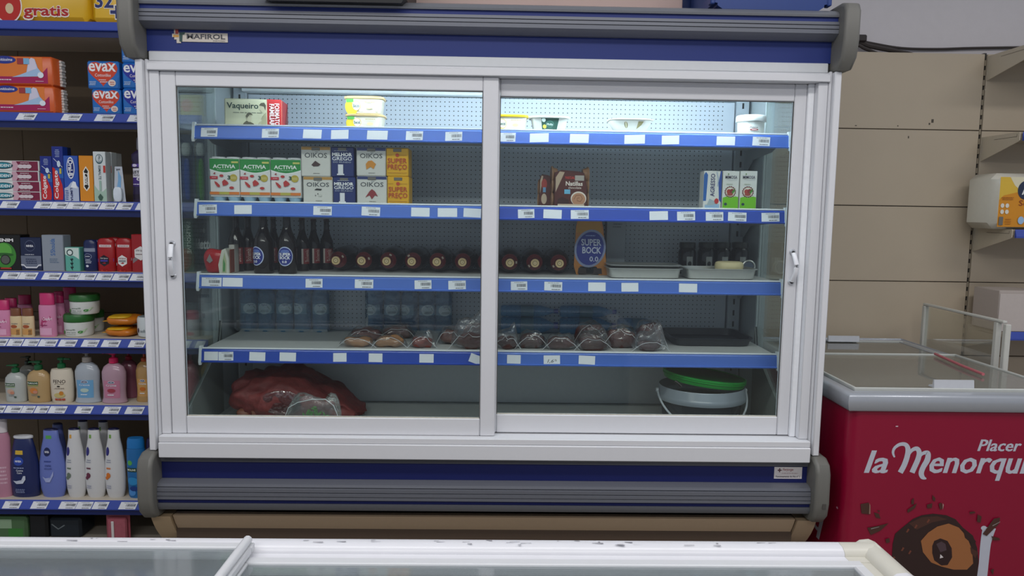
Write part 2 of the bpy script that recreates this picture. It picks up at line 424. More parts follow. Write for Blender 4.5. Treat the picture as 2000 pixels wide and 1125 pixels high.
# ---- sliding doors
def door(x0, x1, y, z0, z1, sl, sr, rb, rt):
    f = MB()
    f.box(x0, x0+sl, y, y+.028, z0, z1, WHITE, .003); f.box(x1-sr, x1, y, y+.028, z0, z1, WHITE, .003)
    f.box(x0+sl+.0006, x1-sr-.0006, y+.001, y+.027, z0, z0+rb, WHITE, .003)
    f.box(x0+sl+.0006, x1-sr-.0006, y+.001, y+.027, z1-rt, z1, WHITE, .003)
    o = part('sliding_door', f)
    g = MB(); g.box(x0+sl, x1-sr, y+.012, y+.016, z0+rb, z1-rt, GLASS); g.build('glass_pane', o, smooth=False)
    s2 = MB(); k = mat('#50504e', .7); a, c, e, h = x0+sl, x1-sr, z0+rb, z1-rt
    s2.box(a, a+.003, y+.006, y+.010, e, h, k); s2.box(c-.003, c, y+.006, y+.010, e, h, k)
    s2.box(a+.003, c-.003, y+.006, y+.010, h-.003, h, k); s2.box(a+.003, c-.003, y+.006, y+.010, e, e+.003, mat('#bcb7a8', .7, var=.2))
    s2.build('glazing_seal', o, smooth=False)
    return o
dl = door(-1.1775, .027, -.016, .647, 1.9675, .054, .056, .066, .0505)
dr = door(-.02, 1.155, .020, .650, 1.9675, .052, .044, .071, .062)
part('door_filler', MB().box(1.1555, 1.178, .010, .05, .647, 1.9675, mat('#eef0f4', .3), .002))
def handle(door_o, x, y, z0, z1, bulge):
    h = MB(); n = 10
    pts = [(x+bulge*math.sin(math.pi*i/n), y-.010-.020*math.sin(math.pi*i/n), z0+(z1-z0)*i/n) for i in range(n+1)]
    h.tube(pts, .0095, mat('#dfe1e6', .3), 10, .7)
    for z in (z0-.004, z1+.004):
        h.lathe([(.011, -.004), (.012, .001), (.008, .006)], mat('#c4c6cb', .3, .5), 12, xf=Matrix.Translation((x, y, z)) @ Matrix.Rotation(math.pi/2, 4, 'X'))
        h.lathe([(.005, .005), (.005, .0115), (.003, .012)], mat('#1b1b1d', .5), 8, xf=Matrix.Translation((x, y, z)) @ Matrix.Rotation(math.pi/2, 4, 'X'))
    h.build('handle', door_o)
handle(dl, -1.152, -.018, 1.243, 1.352, .004)
handle(dr, 1.132, .018, 1.245, 1.350, .006)
for x, z in ((-1.19, 1.6),): pass

# ---- canopy above the doors
part('aluminium_band', MB().box(-1.216, 1.214, -.012, .05, 2.0015, 2.037, ALU, .003))
part('blue_fascia', MB().box(-1.222, 1.222, -.006, .05, 2.0375, 2.112, BLUE))
cp_ = [(.05, 2.112), (-.022, 2.112), (-.060, 2.130), (-.0605, 2.1432), (-.054, 2.1445), (-.0605, 2.146), (-.0605, 2.157), (-.054, 2.1585), (-.0605, 2.160), (-.0605, 2.170), (-.052, 2.1715), (.05, 2.1715)]
b = MB(); b.prism(cp_, 'x', -1.222, 1.222, GREYR); part('ribbed_band', b, ang=20)
part('blue_stripe', MB().box(-1.222, 1.222, -.050, .05, 2.172, 2.187, BLUE))
b = MB(); b.prism([(.80, 2.187), (-.058, 2.187), (-.060, 2.194), (-.052, 2.204), (-.035, 2.213), (-.01, 2.217), (.80, 2.217)], 'x', -1.222, 1.222, mat('#7b7d82', .35, .3)); part('canopy_top', b, ang=50)
def cap(profile, x0, x1, name):
    b = MB(); b.prism(profile, 'x', x0, x1, GREYP)
    o = b.build(name, fr); bv = o.modifiers.new('bevel', 'BEVEL'); bv.width = .012; bv.segments = 3; bv.limit_method = 'ANGLE'; bv.angle_limit = math.radians(50)
    return o
capp = [(.12, 2.235), (-.06, 2.235), (-.095, 2.225), (-.108, 2.20), (-.108, 2.10), (-.095, 2.04), (-.06, 2.004), (.12, 2.004)]
cap(capp, -1.278, -1.2225, 'canopy_end_cap'); cap(capp, 1.2225, 1.278, 'canopy_end_cap')
# badge
b = MB()
poly = [(-1.131, 2.086), (-1.131, 2.098), (-1.124, 2.098), (-1.124, 2.116), (-1.110, 2.116), (-1.110, 2.102), (-.936, 2.102), (-.936, 2.071), (-1.101, 2.071), (-1.101, 2.066), (-1.116, 2.066), (-1.116, 2.078), (-1.124, 2.078), (-1.124, 2.086)]
b.prism(poly, 'y', -.009, -.0062, mat('#c6beb4', .5))
fn = lambda u, v, e: (-1.131+u*.195, -.009-e, 2.066+v*.05)
decal(b, [('r', .06, .62, .115, .94, '#a3382c'), ('r', .02, .40, .12, .56, '#c4913e'), ('p', [(.13, .72), (.24, .76), (.22, .58), (.19, .58), (.18, .1), (.13, .1)], '#2c4a48'),
          ('t', 'MAFIROL', .265, .30, .955, .64, '#44454c', {'b': .05}), ('t', 'PORTUGAL', .74, .15, .96, .22, '#55565c')], fn, eps=.0003)
part('badge', b, smooth=False)

# ---- lower front
part('upper_grey_band', MB().box(-1.222, 1.222, -.020, .05, .540, .5655, mat('#62646b', .4, .2)))
part('lower_blue_fascia', MB().box(-1.222, 1.222, -.012, .05, .4735, .5395, BLUE2))
lp = [(.05, .473), (-.030, .473), (-.052, .466), (-.055, .456), (-.048, .454), (-.058, .450), (-.058, .4375), (-.050, .436), (-.060, .4335), (-.060, .422), (-.052, .4205), (-.060, .419), (-.060, .4085), (.05, .4085)]
b = MB(); b.prism(lp, 'x', -1.222, 1.222, GREYR); part('lower_ribbed_band', b, ang=20)
part('lower_blue_stripe', MB().box(-1.222, 1.222, -.050, .05, .3925, .408, BLUE2))
b = MB(); b.prism([(.05, .392), (-.058, .392), (-.058, .380), (-.050, .366), (-.03, .360), (.05, .360)], 'x', -1.222, 1.222, mat('#5f6167', .4, .2)); part('bottom_grey_band', b)
capl = [(.10, .588), (-.052, .588), (-.085, .570), (-.098, .535), (-.100, .42), (-.090, .37), (-.060, .338), (-.02, .330), (.10, .330)]
cap(capl, -1.278, -1.2225, 'lower_end_cap'); cap(capl, 1.2225, 1.278, 'lower_end_cap')
def curvep(n=12, off=0.):
    a0 = math.radians(22); T_ = [a0+(math.pi/2-a0)*i/n for i in range(n+1)]
    return [(-.03+off+.42*(math.cos(a0)-math.cos(t))/math.cos(a0), .3295-.255*(math.sin(t)-math.sin(a0))/(1-math.sin(a0))) for t in T_]
for x0, x1, nm, off, m in ((-1.185, 1.185, 'beige_belly_panel', .012, BEIGE), (-1.262, -1.190, 'beige_end_panel', 0, mat('#b49c7c', .5, var=.03)), (1.190, 1.262, 'beige_end_panel', 0, mat('#ab957a', .5, var=.03))):
    c = curvep(off=off); b = MB(); b.prism([(.70, .3295)]+c+[(.70, .0745)], 'x', x0, x1, m); part(nm, b, ang=60)
part('belly_seam', MB().box(-1.1895, 1.1895, .02, .40, .10, .3295, mat('#4b3c30', .7)))
for x in (-1.05, 1.05):
    for y in (.42, .64):
        b = MB(); b.lathe([(.03, 0), (.03, .02), (.012, .025), (.012, .10)], DARK, 12, xf=Matrix.Translation((x, y, 0))); part('foot', b)
b = MB(); b.box(1.096, 1.203, -.0128, -.0121, .489, .535, mat('#d7d2d2', .5))
fn = lambda u, v, e: (1.096+u*.107, -.0129-e, .489+v*.046)
decal(b, [('t', '+', .12, .55, .26, .9, '#5b3a40', {'b': .08}), ('t', 'Ferjorge', .30, .62, .68, .9, '#8e3d45', {'i': .3}), ('l', .22, .42, .88, .52, 1, '#a98f92'), ('t', 'Funcionamento do frio n\u00ba 1', .06, .12, .92, .28, '#3c3c44', {'b': .03})], fn, eps=.0002)
part('service_sticker', b, smooth=False)
b = MB(); b.box(1.249, 1.262, -.1015, -.1003, .405, .425, mat('#4b4744', .5)); part('cap_plug', b)
# ================================================================ product builders
def carton(name, label, cat, sl, d, col, items, group=None, rot=0., sitems=None, slside=1, bev=.0025, rough=.4, dz=0., titems=None, pname='carton'):
    cx, Y, z, w, h = sl
    t = thing(name, label, cat, (cx, Y+d/2, z+dz), rot, group)
    b = MB(); b.box(-w/2, w/2, -d/2, d/2, 0, h, mat(col, rough, var=.02), bev); b.build(pname, t)
    if items:
        q = MB(); decal(q, items, face_fn(w, d, h), rough=rough); q.build('printed_front', t, smooth=False)
    if sitems:
        q = MB(); decal(q, sitems, side_fn(w, d, h, slside), rough=rough); q.build('printed_side', t, smooth=False)
    return t
def flask(name, label, cat, sl, prof, depth, col, cap=None, items=None, group=None, rot=0., span=2.2, rough=.3, v=(0, 1), n=24, bodymat=None, capname='cap', lname='printed_label', pump=None):
    """prof: (r, z) as fractions of half width and height; cap: (prof, colour)"""
    cx, Y, z, w, h = sl; sx = 1.; sy_ = depth/w
    P = [(r*w/2, q*h) for r, q in prof]
    t = thing(name, label, cat, (cx, Y+depth/2, z), rot, group)
    b = MB(); b.lathe(P, bodymat or mat(col, rough, var=.02), n, 1, sy_); b.build('bottle' if 'jar' not in name and 'tub' not in name else 'body', t)
    if cap:
        cs = cap[2] if len(cap) > 2 else sy_
        c = MB(); c.lathe([(r*w/2, q*h) for r, q in cap[0]], mat(cap[1], .35, var=.02), n, 1, cs); c.build(capname, t)
    if items:
        q = MB(); decal(q, items, round_fn(P, 1, sy_, span, *v), nseg=10, rough=rough, eps=.0005); q.build(lname, t, smooth=False)
    if pump:
        pc, zc, sgn = pump; m = mat(pc, .35, var=.02); q = MB(); s = w/.10
        q.lathe([(.016*s, zc*h), (.017*s, zc*h+.004), (.016*s, zc*h+.018*s), (.010*s, zc*h+.022*s)], m, 16)
        q.lathe([(.006*s, zc*h+.02*s), (.006*s, h-.014*s)], m, 10)
        q.box(-.013*s, .013*s, -.010*s, .010*s, h-.014*s, h-.002, m, .003)
        q.prism([(sgn*.01*s, h-.004), (sgn*.038*s, h-.006), (sgn*.040*s, h-.013*s), (sgn*.034*s, h-.010*s), (sgn*.01*s, h-.012*s)], 'y', -.005*s, .005*s, m)
        q.build('pump', t)
    return t
def sh(*a): return slot(*a)

# ================================================================ shelving unit on the left
GY = .45
BEI = mat('#786852', .6, var=.03); CREAM = mat('#c9bfae', .5, var=.03)
gl = thing('shelving_unit', 'beige metal shelving unit left of the fridge with blue price strips', 'shelves', (0, 0, 0))
GZ = [atY(100, y, GY).z for y in (41, 220, 392, 530, 660, 790, 976)]
for i in range(5):
    for k in range(2):
        x0, x1 = ((-2.9, -2.2655), (-2.2645, -1.215))[k]
        MB().box(x0, x1, .93, .95, i*.48+.0006, i*.48+.4794, BEI, .002).build('back_panel', gl)
for x in (-2.265, -1.2145):
    MB().box(x-.012, x+.012, .951, 1.02, 0, 2.5, CREAM, .002).build('upright', gl)
GT = {1: [(33, 70, 1), (121, 158, 2), (186, 223, 3), (250, 287, 4)],
      2: [(1, 36, 1), (68, 100, 2), (100, 131, 3), (131, 163, 4), (163, 194, 1), (195, 226, 2), (228, 258, 3), (266, 300, 4)],
      3: [(3, 37, 1), (37, 72, 2), (83, 118, 3), (121, 154, 4), (154, 187, 1), (188, 219, 2), (220, 253, 3), (255, 288, 4)],
      4: [(-16, 14, 1), (15, 44, 2), (45, 75, 4), (76, 111, 2), (115, 149, 3), (160, 192, 4), (199, 234, 1), (252, 283, 2), (350, 372, 0), (382, 400, 0)],
      5: [(-22, 9, 3), (10, 42, 1), (42, 67, 2), (68, 94, 3), (95, 129, 4), (147, 180, 1), (201, 234, 2), (245, 280, 3)],
      6: [(6, 40, 1), (61, 93, 2), (116, 149, 3), (149, 180, 4), (181, 211, 1), (233, 267, 2), (278, 310, 3)]}
for i, z in enumerate(GZ):
    s_ = MB(); s_.box(-2.9, -1.215, GY, .925, z-.030, z, CREAM, .003)
    o = s_.build('shelf', gl)
    st = MB(); st.prism([(GY-.004, z-.001), (GY-.001, z), (GY-.001, z-.062), (GY-.006, z-.062), (GY-.006, z-.040), (GY-.020, z-.038), (GY-.021, z-.034), (GY-.018, z-.033)], 'x', -2.9, -1.215, STRIPG)
    if i == 0: pass
    st.build('price_strip', o, ang=20)
    lo = MB(); lo.box(-2.9, -1.215, GY-.0085, GY-.0062, z-.064, z-.042, mat('#12225e', .4)); lo.build('strip_shade', o)  # shadow below the tilted strip, put in as a dark blue bar
    tl = math.atan2(.014, .032)
    for (a, c, kd) in GT.get(i, []):
        yy = proj((atY(a, 600, GY).x, GY, z-.02))[1]
        A = atY(a, yy, GY-.015).x; B = atY(c, yy, GY-.015).x
        ticket(o, kd, B-A-.002, .031, .010, (A+B)/2, GY-.0195, z-.0335, -tl)

G0, G1, G2, G3, G4, G5, G6 = GZ
Yf = GY+.02
# --- top shelf: yellow paper packs
def yellow_pack(label, x0, x1, yt, items):
    cx, Y, z, w, h = slot(x0, x1, yt, Yf, G0)
    h = .30
    t = thing('nappy_pack', label, 'pack', (cx, Y+.12, z), 0, 'yellow packs on the top shelf')
    b = MB(); b.box(-w/2, w/2, -.11, .12, .004, h, mat('#e0b223', .3, var=.06, scale=12), .02); b.build('wrapper', t, ang=60)
    q = MB(); decal(q, items, lambda u, v, e: (-w/2+u*w, -.111-e, v*h)); q.build('printed_front', t, smooth=False)
    f = MB(); f.box(-w/2+.01, w/2-.01, -.100, .11, .0005, .006, mat('#eeeae0', .4)); f.build('white_base', t)
RED_, YEL_ = '#c02a20', '#e9bd1e'
yellow_pack('yellow bulk pack at top left with a red number and the word gratis', -60, 166, -90, [
    ('e', .31, .22, .125, .24, '#f3efe6'), ('e', .31, .22, .115, .22, RED_), ('e', .325, .18, .035, .07, '#e2c9a0'),
    ('t', 'gratis', .438, -.01+.035, .845, .235, '#f3efe6', {'b': .11}), ('t', 'gratis', .445, .045, .838, .225, '#b3201e', {'b': .05})])
yellow_pack('yellow bulk pack beside the fridge with 32+ printed in blue', 172, 330, -90, [
    ('t', '32', .055, .20, .30, .42, '#f1ece0', {'b': .1}), ('t', '32', .062, .21, .292, .41, '#1f2a6a', {'b': .06}),
    ('t', '+', .24, .055, .43, .26, '#f1ece0', {'b': .12}), ('t', '+', .25, .07, .42, .245, '#1f2a6a', {'b': .07}),
    ('e', .55, .25, .14, .24, '#f3efe6'), ('e', .55, .25, .13, .22, RED_), ('e', .56, .27, .04, .07, YEL_)])
# --- second shelf: sanitary towels
def towels(label, x0, x1, yt, dz, hfix=None):
    sl = list(slot(x0, x1, yt, Yf, G1+dz)); w, h = sl[3], sl[4]; d = .10
    t = thing('sanitary_towel_pack', label, 'pack', (sl[0], Yf+d/2, G1+dz), 0, 'orange towel packs')
    b = MB(); b.box(-w/2, w/2, -d/2, d/2, 0, h-.0005, mat('#d8602a', .3, var=.05, scale=20), .008); b.build('wrapper', t, ang=60)
    q = MB(); decal(q, [('r', .02, .22, .86, .96, '#e47d34'), ('p', [(.02, .08), (.93, .08), (.93, .62), (.84, .40), (.78, .30), (.02, .30)], '#a81c58'),
        ('e', .30, .86, .17, .13, '#27358f'), ('t', 'Sanitissima', .16, .82, .42, .92, '#e9e9f2', {'i': .25, 'b': .03}),
        ('p', [(.40, .28), (.52, .36), (.62, .45), (.66, .86), (.70, .94), (.75, .90), (.79, .60), (.86, .40), (.83, .32)], '#a9c8e8'),
        ('p', [(.63, .45), (.66, .86), (.70, .94), (.75, .90), (.78, .58)], '#d9d4e6'),
        ('r', .49, .72, .58, .92, '#a33a3c'), ('r', .585, .72, .67, .92, '#7fb6dc'), ('e', .83, .36, .045, .10, '#e6eef6'),
        ('l', .18, .15, .40, .23, 1, '#ecd9e4'), ('l', .75, .13, .88, .17, 1, '#ecd9e4')], face_fn(w, d, h)); q.build('printed_front', t, smooth=False)
    c = MB()
    for k in range(9): c.box(w/2-.001, w/2+.009+(k % 2)*.003, .0, .03, .006+k*(h-.012)/9, .006+(k+.93)*(h-.012)/9, mat('#d8d4cf', .4), .002)
    c.build('crimped_end', t)
    return h
hh = towels('orange sanitary towel pack, lower of two stacked at far left', -26, 106, 167, 0)
towels('orange sanitary towel pack, upper of two stacked at far left', -30, 102, 109, hh)
def evax(label, x0, x1, yt, dz, heart, base='#1f6fc0', dep=.12):
    sl = slot(x0, x1, yt, Yf+.01, G1+dz)
    H = [(.5+.46*math.sin(a)**3*1.02, .60+(.36*math.cos(a)-.14*math.cos(2*a)-.055*math.cos(3*a)-.02*math.cos(4*a))*1.12) for a in [2*math.pi*i/28 for i in range(28)]]
    carton('sanitary_towel_box', label, 'pack', sl, dep, base, [('p', H[::-1], heart), ('t', 'evax', .06, .62, .92, .92, '#f2f2f4', {'b': .04}),
        ('t', 'Cottonlike', .25, .44, .75, .55, '#ecdfe0'), ('l', .36, .22, .64, .36, 2, '#e8e0e6'), ('e', .78, .22, .12, .12, '#eedccf'), ('l', .70, .14, .86, .28, 2, '#c4523c'), ('l', .06, .12, .30, .28, 3, '#c9dcf0')],
        'feminine care packs', bev=.006, dz=0, pname='wrapper'); return sl[4]
R1, B1 = '#d24326', '#1f2c9c'
h1 = evax('square pack with a red heart, lowest of its pair', 179, 236, 174, 0, R1)
evax('square blue pack with a red heart, on top of its pair', 170, 232, 119, h1, R1)
h1 = evax('square pack with a dark blue heart, lowest of three stacked by the fridge', 239, 302, 173, 0, B1)
h2 = evax('square pack with a dark blue heart, middle of three stacked by the fridge', 238, 300, 123, h1, B1)
evax('square pack with a dark blue heart, topmost of three stacked by the fridge', 236, 298, 74, h1+h2, B1)
carton('display_pack', 'black and yellow pack seen through the fridge side glass', 'pack', slot(352, 398, 185, Yf+.02, G1), .10, '#b5a63c', [('e', .3, .5, .25, .3, '#d08a4a')])
# --- third shelf: toothpaste
sl0 = None; dz = 0
tops = [374, 353.5, 333.7, 313.5]; names = ['lowest', 'second from the bottom', 'third from the bottom', 'topmost']
for i, (yt, nm) in enumerate(zip(tops, names)):
    x1 = (80, 79, 76, 76)[i]; sl = slot(-55, x1, yt, Yf, G2+dz)
    carton('denture_cream_box', 'long white and maroon denture cream box, %s of the stack of four' % nm, 'box', sl, .045, '#dfe2e0',
        [('r', .655, .03, .985, .95, '#7c1f40'), ('p', [(.60, .95), (.60, .03), (.66, .03), (.70, .5), (.66, .95)], '#cfa6b4'), ('e', .46, .52, .155, .34, '#1f4450'), ('e', .46, .54, .13, .25, '#2b8fa0'), ('t', 'OLIDENT', .34, .38, .60, .66, '#f0f3f3', {'b': .05}),
         ('e', .73, .45, .045, .2, '#d9cdd2'), ('e', .79, .45, .045, .2, '#d9cdd2'), ('e', .85, .45, .045, .2, '#d9cdd2'), ('l', .71, .72, .86, .86, 1, '#e6d7de'), ('l', .70, .08, .86, .18, 1, '#e6d7de')],
        'stack of denture cream boxes', bev=.0015)
    dz += sl[4]+.0004
def colg(label, x0, x1, yt, Y=Yf, **k):
    carton('toothpaste_box', label, 'box', slot(x0, x1, yt, Y, G2), .038, '#1f3f9c',
        [('r', 0, .55, 1, 1, '#1d2f86'), ('r', 0, .42, 1, .60, '#2a62b4'), ('p', [(0, .02), (0, .62), (.2, .60), (.55, .48), (.85, .30), (.92, .15), (.85, .02)], '#c7272c'),
         ('t', 'Colgate', .12, .04, .58, .56, '#f2f2f2', {'rot': 90, 'b': .04}), ('l', .3, .80, .75, .95, 5, '#a9b8de'), ('s', [(.15, .78), (.55, .70), (.95, .62)], .012, '#dfe8f4'), ('e', .62, .68, .16, .06, '#cfe0f0'), ('r', .66, .50, .85, .60, '#c7b84a')],
        'toothpaste boxes', bev=.0015, **k)
colg('short blue and red upright toothpaste box beside the maroon stack', 80, 102, 305)
colg('tall blue and red upright toothpaste box, highest on its shelf', 103, 124, 286)
carton('toothpaste_box', 'dark blue toothpaste box half hidden behind the tallest one', 'box', slot(118, 131, 287, Yf+.06, G2), .04, '#20305f', [('l', .4, .7, .9, .95, 4, '#8793b8')], 'toothpaste boxes')
carton('toothpaste_box', 'blue toothpaste box with white capsule logo and ice picture', 'box', slot(125, 153, 304, Yf, G2), .04, '#2f57b4',
    [('p', [(0, 0), (1, 0), (1, .30), (.8, .36), (.5, .42), (.25, .32), (0, .28)], '#b9c4da'), ('p', [(.45, .30), (.6, .44), (.8, .42), (.9, .28)], '#eef2f8'), ('e', .5, .73, .27, .24, '#e9edf6'), ('e', .5, .73, .22, .21, '#1d2f7c'), ('t', 'Oral-B', .34, .55, .66, .91, '#f2f4fa', {'rot': -90, 'b': .06}),
     ('t', 'LIMPIA', .42, .0, .58, .29, '#26306e', {'rot': -90, 'b': .03}), ('l', .05, .02, .3, .25, 5, '#3c5aa6')], 'toothpaste boxes', bev=.0015)
carton('toothpaste_box', 'orange toothpaste box with a black and white arrow shaped logo', 'box', slot(155, 182, 304, Yf, G2), .04, '#e08f1f',
    [('p', [(.5, .22), (.72, .30), (.72, .66), (.5, .77), (.28, .66), (.28, .30)], '#f2eee2'), ('p', [(.5, .25), (.66, .33), (.60, .36), (.60, .62), (.66, .65), (.5, .73), (.34, .65), (.40, .62), (.40, .36), (.34, .33)], '#1a1714'), ('t', 'Centa', .36, .36, .66, .62, '#f4f1ea', {'rot': -90, 'b': .05, 'i': .3})], 'toothpaste boxes', bev=.0015)
def esm(label, x0, x1, yt, Y):
    carton('toothpaste_box', label, 'box', slot(x0, x1, yt, Y, G2), .045, '#d9e0e0',
        [('p', [(0, 0), (1, 0), (1, .27), (.7, .20), (.35, .22), (0, .34)], '#a9c6b4'), ('e', .5, .85, .30, .10, '#4c6a70'), ('e', .5, .86, .24, .075, '#dfe6e6'), ('t', 'PRO', .4, .79, .62, .92, '#3a5560', {'rot': -90, 'b': .04}), ('t', 'ESMALTE', .42, .44, .62, .72, '#51666e', {'rot': -90, 'b': .02}),
         ('p', [(.3, .09), (.5, .16), (.72, .09), (.6, .02), (.42, .02)], '#3f5f50'), ('r', .45, .22, .62, .42, '#9dbcae'), ('r', .82, .58, 1, .72, '#c6392e')], 'toothpaste boxes', bev=.0015)
esm('white and pale green toothpaste box, front one of three', 183, 207, 296, Yf)
esm('white and pale green toothpaste box, second of three behind each other', 206, 219, 297, Yf+.05)
esm('pale green toothpaste box, rearmost of three behind each other', 219, 229, 299, Yf+.10)
t = thing('toothbrush_blister', 'white and blue toothbrush blister pack leaning at the end of the toothpastes', 'toothbrush', (0, 0, 0))
sl = slot(218, 241, 325, Yf-.005, G2); t.location = (sl[0], sl[1]+.01, sl[2]); w, h = sl[3], sl[4]
b = MB(); b.prism([(-w*.5, .0), (w*.52, 0), (w*.30, h), (-w*.32, h)], 'y', .004, .0055, mat('#c5ccd6', .4)); b.build('backing_card', t)
b = MB(); b.blob(w*.75, .016, h*.42, mat('#dfe9f2', .2, var=.1), xf=Matrix.Translation((-.002, -.006, 0))); b.build('blister', t)
q = MB(); decal(q, [('p', [(.3, .1), (.62, .35), (.7, .7), (.45, .9), (.42, .6), (.25, .3)], '#7fb2dc'), ('e', .62, .22, .15, .10, '#3f66b4'), ('t', 'g.u.m', .32, .88, .62, .94, '#1d2028', {'b': .06})], lambda u, v, e: (-w/2+u*w, .0035-e, v*h)); q.build('printed_card', t, smooth=False)
# mouthwash
sl = slot(252, 297, 268, Yf+.01, G2)
flask('mouthwash_bottle', 'purple mouthwash bottle with ribbed black cap beside the fridge frame', 'bottle', sl, [(.93, 0), (.97, .02), (.97, .12), (.9, .30), (.9, .62), (.98, .66), (.98, .74), (.55, .80), (.40, .81)], .05, '#2f2448',
      ([(.50, .812), (.52, .83), (.50, .98), (.46, 1)], '#6f6f78'), [('r', .05, .05, .95, .15, '#241a30'), ('r', .06, .30, .94, .645, '#e2e0e8'), ('r', .06, .30, .94, .47, '#43297c'), ('t', 'LISTERINE', .10, .545, .96, .60, '#1c1a22', {'b': .06}), ('t', 'TOTAL CARE', .14, .495, .9, .53, '#1c1a22', {'b': .03}),
       ('e', .42, .44, .10, .032, '#ece9f2'), ('t', '6', .38, .42, .46, .46, '#3a2470', {'b': .06}), ('r', .05, .67, .95, .73, '#5a3fa0'), ('e', .25, .70, .12, .028, '#d9d2ea'), ('l', .15, .32, .85, .36, 1, '#d6cfe6')], span=2.4)
# brushes in blister packs, seen through the side glass
for x0, x1, c, nm in ((352, 378, '#2c54b4', 'blue'), (381, 404, '#4f9e28', 'green')):
    sl = slot(x0, x1, 262, Yf+.03, G2); w, h = sl[3], sl[4]
    t = thing('toothbrush_pack', '%s toothbrush in a tall blister pack seen through the side glass' % nm, 'toothbrush', (sl[0], sl[1]+.01, sl[2]), 0, 'toothbrushes behind the side glass')
    b = MB(); b.box(-w/2, w/2, .004, .006, 0, h, mat('#2a3f66', .4)); b.build('backing_card', t)
    b = MB(); b.blob(w*.7, .03, h*.2, mat('#c9d3d2', .2), xf=Matrix.Translation((0, -.006, h*.68))); b.build('brush_head', t)
    b = MB(); b.blob(w*.45, .02, h*.62, mat(c, .3), xf=Matrix.Translation((0, -.005, .01))); b.build('brush_handle', t)
# --- fourth shelf: shaving and deodorant
carton('cosmetic_box', 'black boxed set with a glowing green picture at the left edge', 'box', slot(-22, 40, 458, Yf, G3), .07, '#141414',
    [('e', .50, .42, .36, .36, '#3f8a34'), ('e', .46, .54, .27, .22, '#5fae46'), ('e', .48, .44, .30, .05, '#2c6428'), ('e', .52, .30, .16, .14, '#1d221d'), ('e', .52, .30, .13, .115, '#5a5c58'), ('t', 'DENIM', .20, .80, .80, .89, '#ececec', {'b': .09}), ('r', .36, .04, .70, .08, '#b4342c')], 'boxed men\'s toiletries')
carton('cosmetic_box', 'navy cosmetic box with a round white lettered emblem and grey panel', 'box', slot(40, 81, 464, Yf, G3), .05, '#1c2748',
    [('e', .47, .75, .24, .165, '#5d6884'), ('e', .47, .75, .225, .15, '#161f42'), ('t', 'NIVEA', .30, .715, .64, .78, '#eef0f6', {'b': .07}), ('p', [(.02, .13), (.15, .13), (.25, .07), (.75, .07), (.85, .13), (.98, .13), (.98, .45), (.02, .45)], '#6d7588'),
     ('s', [(.02, .18), (.15, .17), (.25, .10), (.75, .10), (.85, .17), (.98, .18)], .035, '#e2e4ea'), ('l', .2, .20, .8, .38, 3, '#2a3354'), ('l', .22, .47, .75, .51, 1, '#d0d4de')], 'boxed men\'s toiletries')
carton('cosmetic_box', 'tall silver cosmetic box with blue sideways lettering', 'box', slot(82, 124, 459, Yf-.005, G3), .06, '#8f98a4',
    [('t', 'S/Shoulda', .40, .43, .62, .90, '#2a62a4', {'rot': 90, 'b': .03}), ('l', .28, .22, .78, .36, 3, '#5d738e')], 'boxed men\'s toiletries')
carton('cosmetic_box', 'small mint green box between silver box and roll-on sticks', 'box', slot(127, 156, 483, Yf-.003, G3), .05, '#5fae9e',
    [('p', [(.02, .98), (.95, .98), (.95, .5), (.78, .58), (.55, .66), (.3, .62), (.02, .70)], '#cfe2da'), ('e', .35, .78, .22, .14, '#2d4a48'), ('e', .35, .78, .15, .09, '#dfeae6'), ('t', '444', .36, .05, .56, .55, '#1c3436', {'rot': 90, 'b': .05})], 'boxed men\'s toiletries')
STK = [(.90, 0), (1, .03), (1, .72), (.98, .73), (.98, .85), (.92, .93), (.70, .98), (.30, 1)]
for x0, x1, Y, lb in ((160, 187, Yf, 'navy roll-on deodorant with round emblem, front one'), (177, 200, Yf+.07, 'navy roll-on deodorant standing behind the front one')):
    flask('deodorant_stick', lb, 'deodorant', slot(x0, x1, 468, Y, G3), STK, .034, '#1b2654', None, [('r', .08, .62, .92, .73, '#8b93a8'), ('e', .42, .47, .26, .09, '#9aa4c0'), ('e', .42, .47, .23, .078, '#161f4a'), ('t', 'NIVEA', .26, .455, .58, .49, '#e6e9f2', {'b': .05}), ('l', .22, .25, .66, .38, 3, '#ced4e4'), ('e', .4, .17, .09, .035, '#dfe3ee')], 'deodorants', n=20)
def spice(label, x0, x1, yt, dark, Y=Yf):
    it = [('r', .18, .73, .85, .80, '#e9dada'), ('l', .24, .745, .80, .785, 1, '#7c2a2c'), ('p', [(.05, .26), (.98, .42), (.98, .34), (.05, .18)] if not dark else [(.05, .28), (.98, .30), (.98, .40), (.05, .38)], '#6a2f7c' if dark else '#9c8f92')]
    hx = [(.46+.27*math.cos(a), .33+.17*math.sin(a)) for a in [math.pi/6+math.pi/3*i for i in range(6)]]
    it += [('p', hx, '#1a1420' if dark else '#e8e6e4'), ('t', 'Old Spice', .27, .37, .65, .42, '#e6e2e2' if dark else '#8a2a2c', {'i': .3}), ('r', .28, .30, .64, .35, '#4a3c9c' if dark else '#8f9498'), ('e', .46, .03, .16, .035, '#c73c38')]
    flask('deodorant_stick', label, 'deodorant', slot(x0, x1, yt, Y, G3), STK, .034, '#a51d22', None, it, 'deodorants', n=20)
spice('red deodorant stick with a black badge', 187, 222, 465, True)
spice('red deodorant stick with a white badge', 223, 257, 465, False)
spice('red deodorant stick hidden behind the two in front', 205, 236, 463, False, Yf+.08)
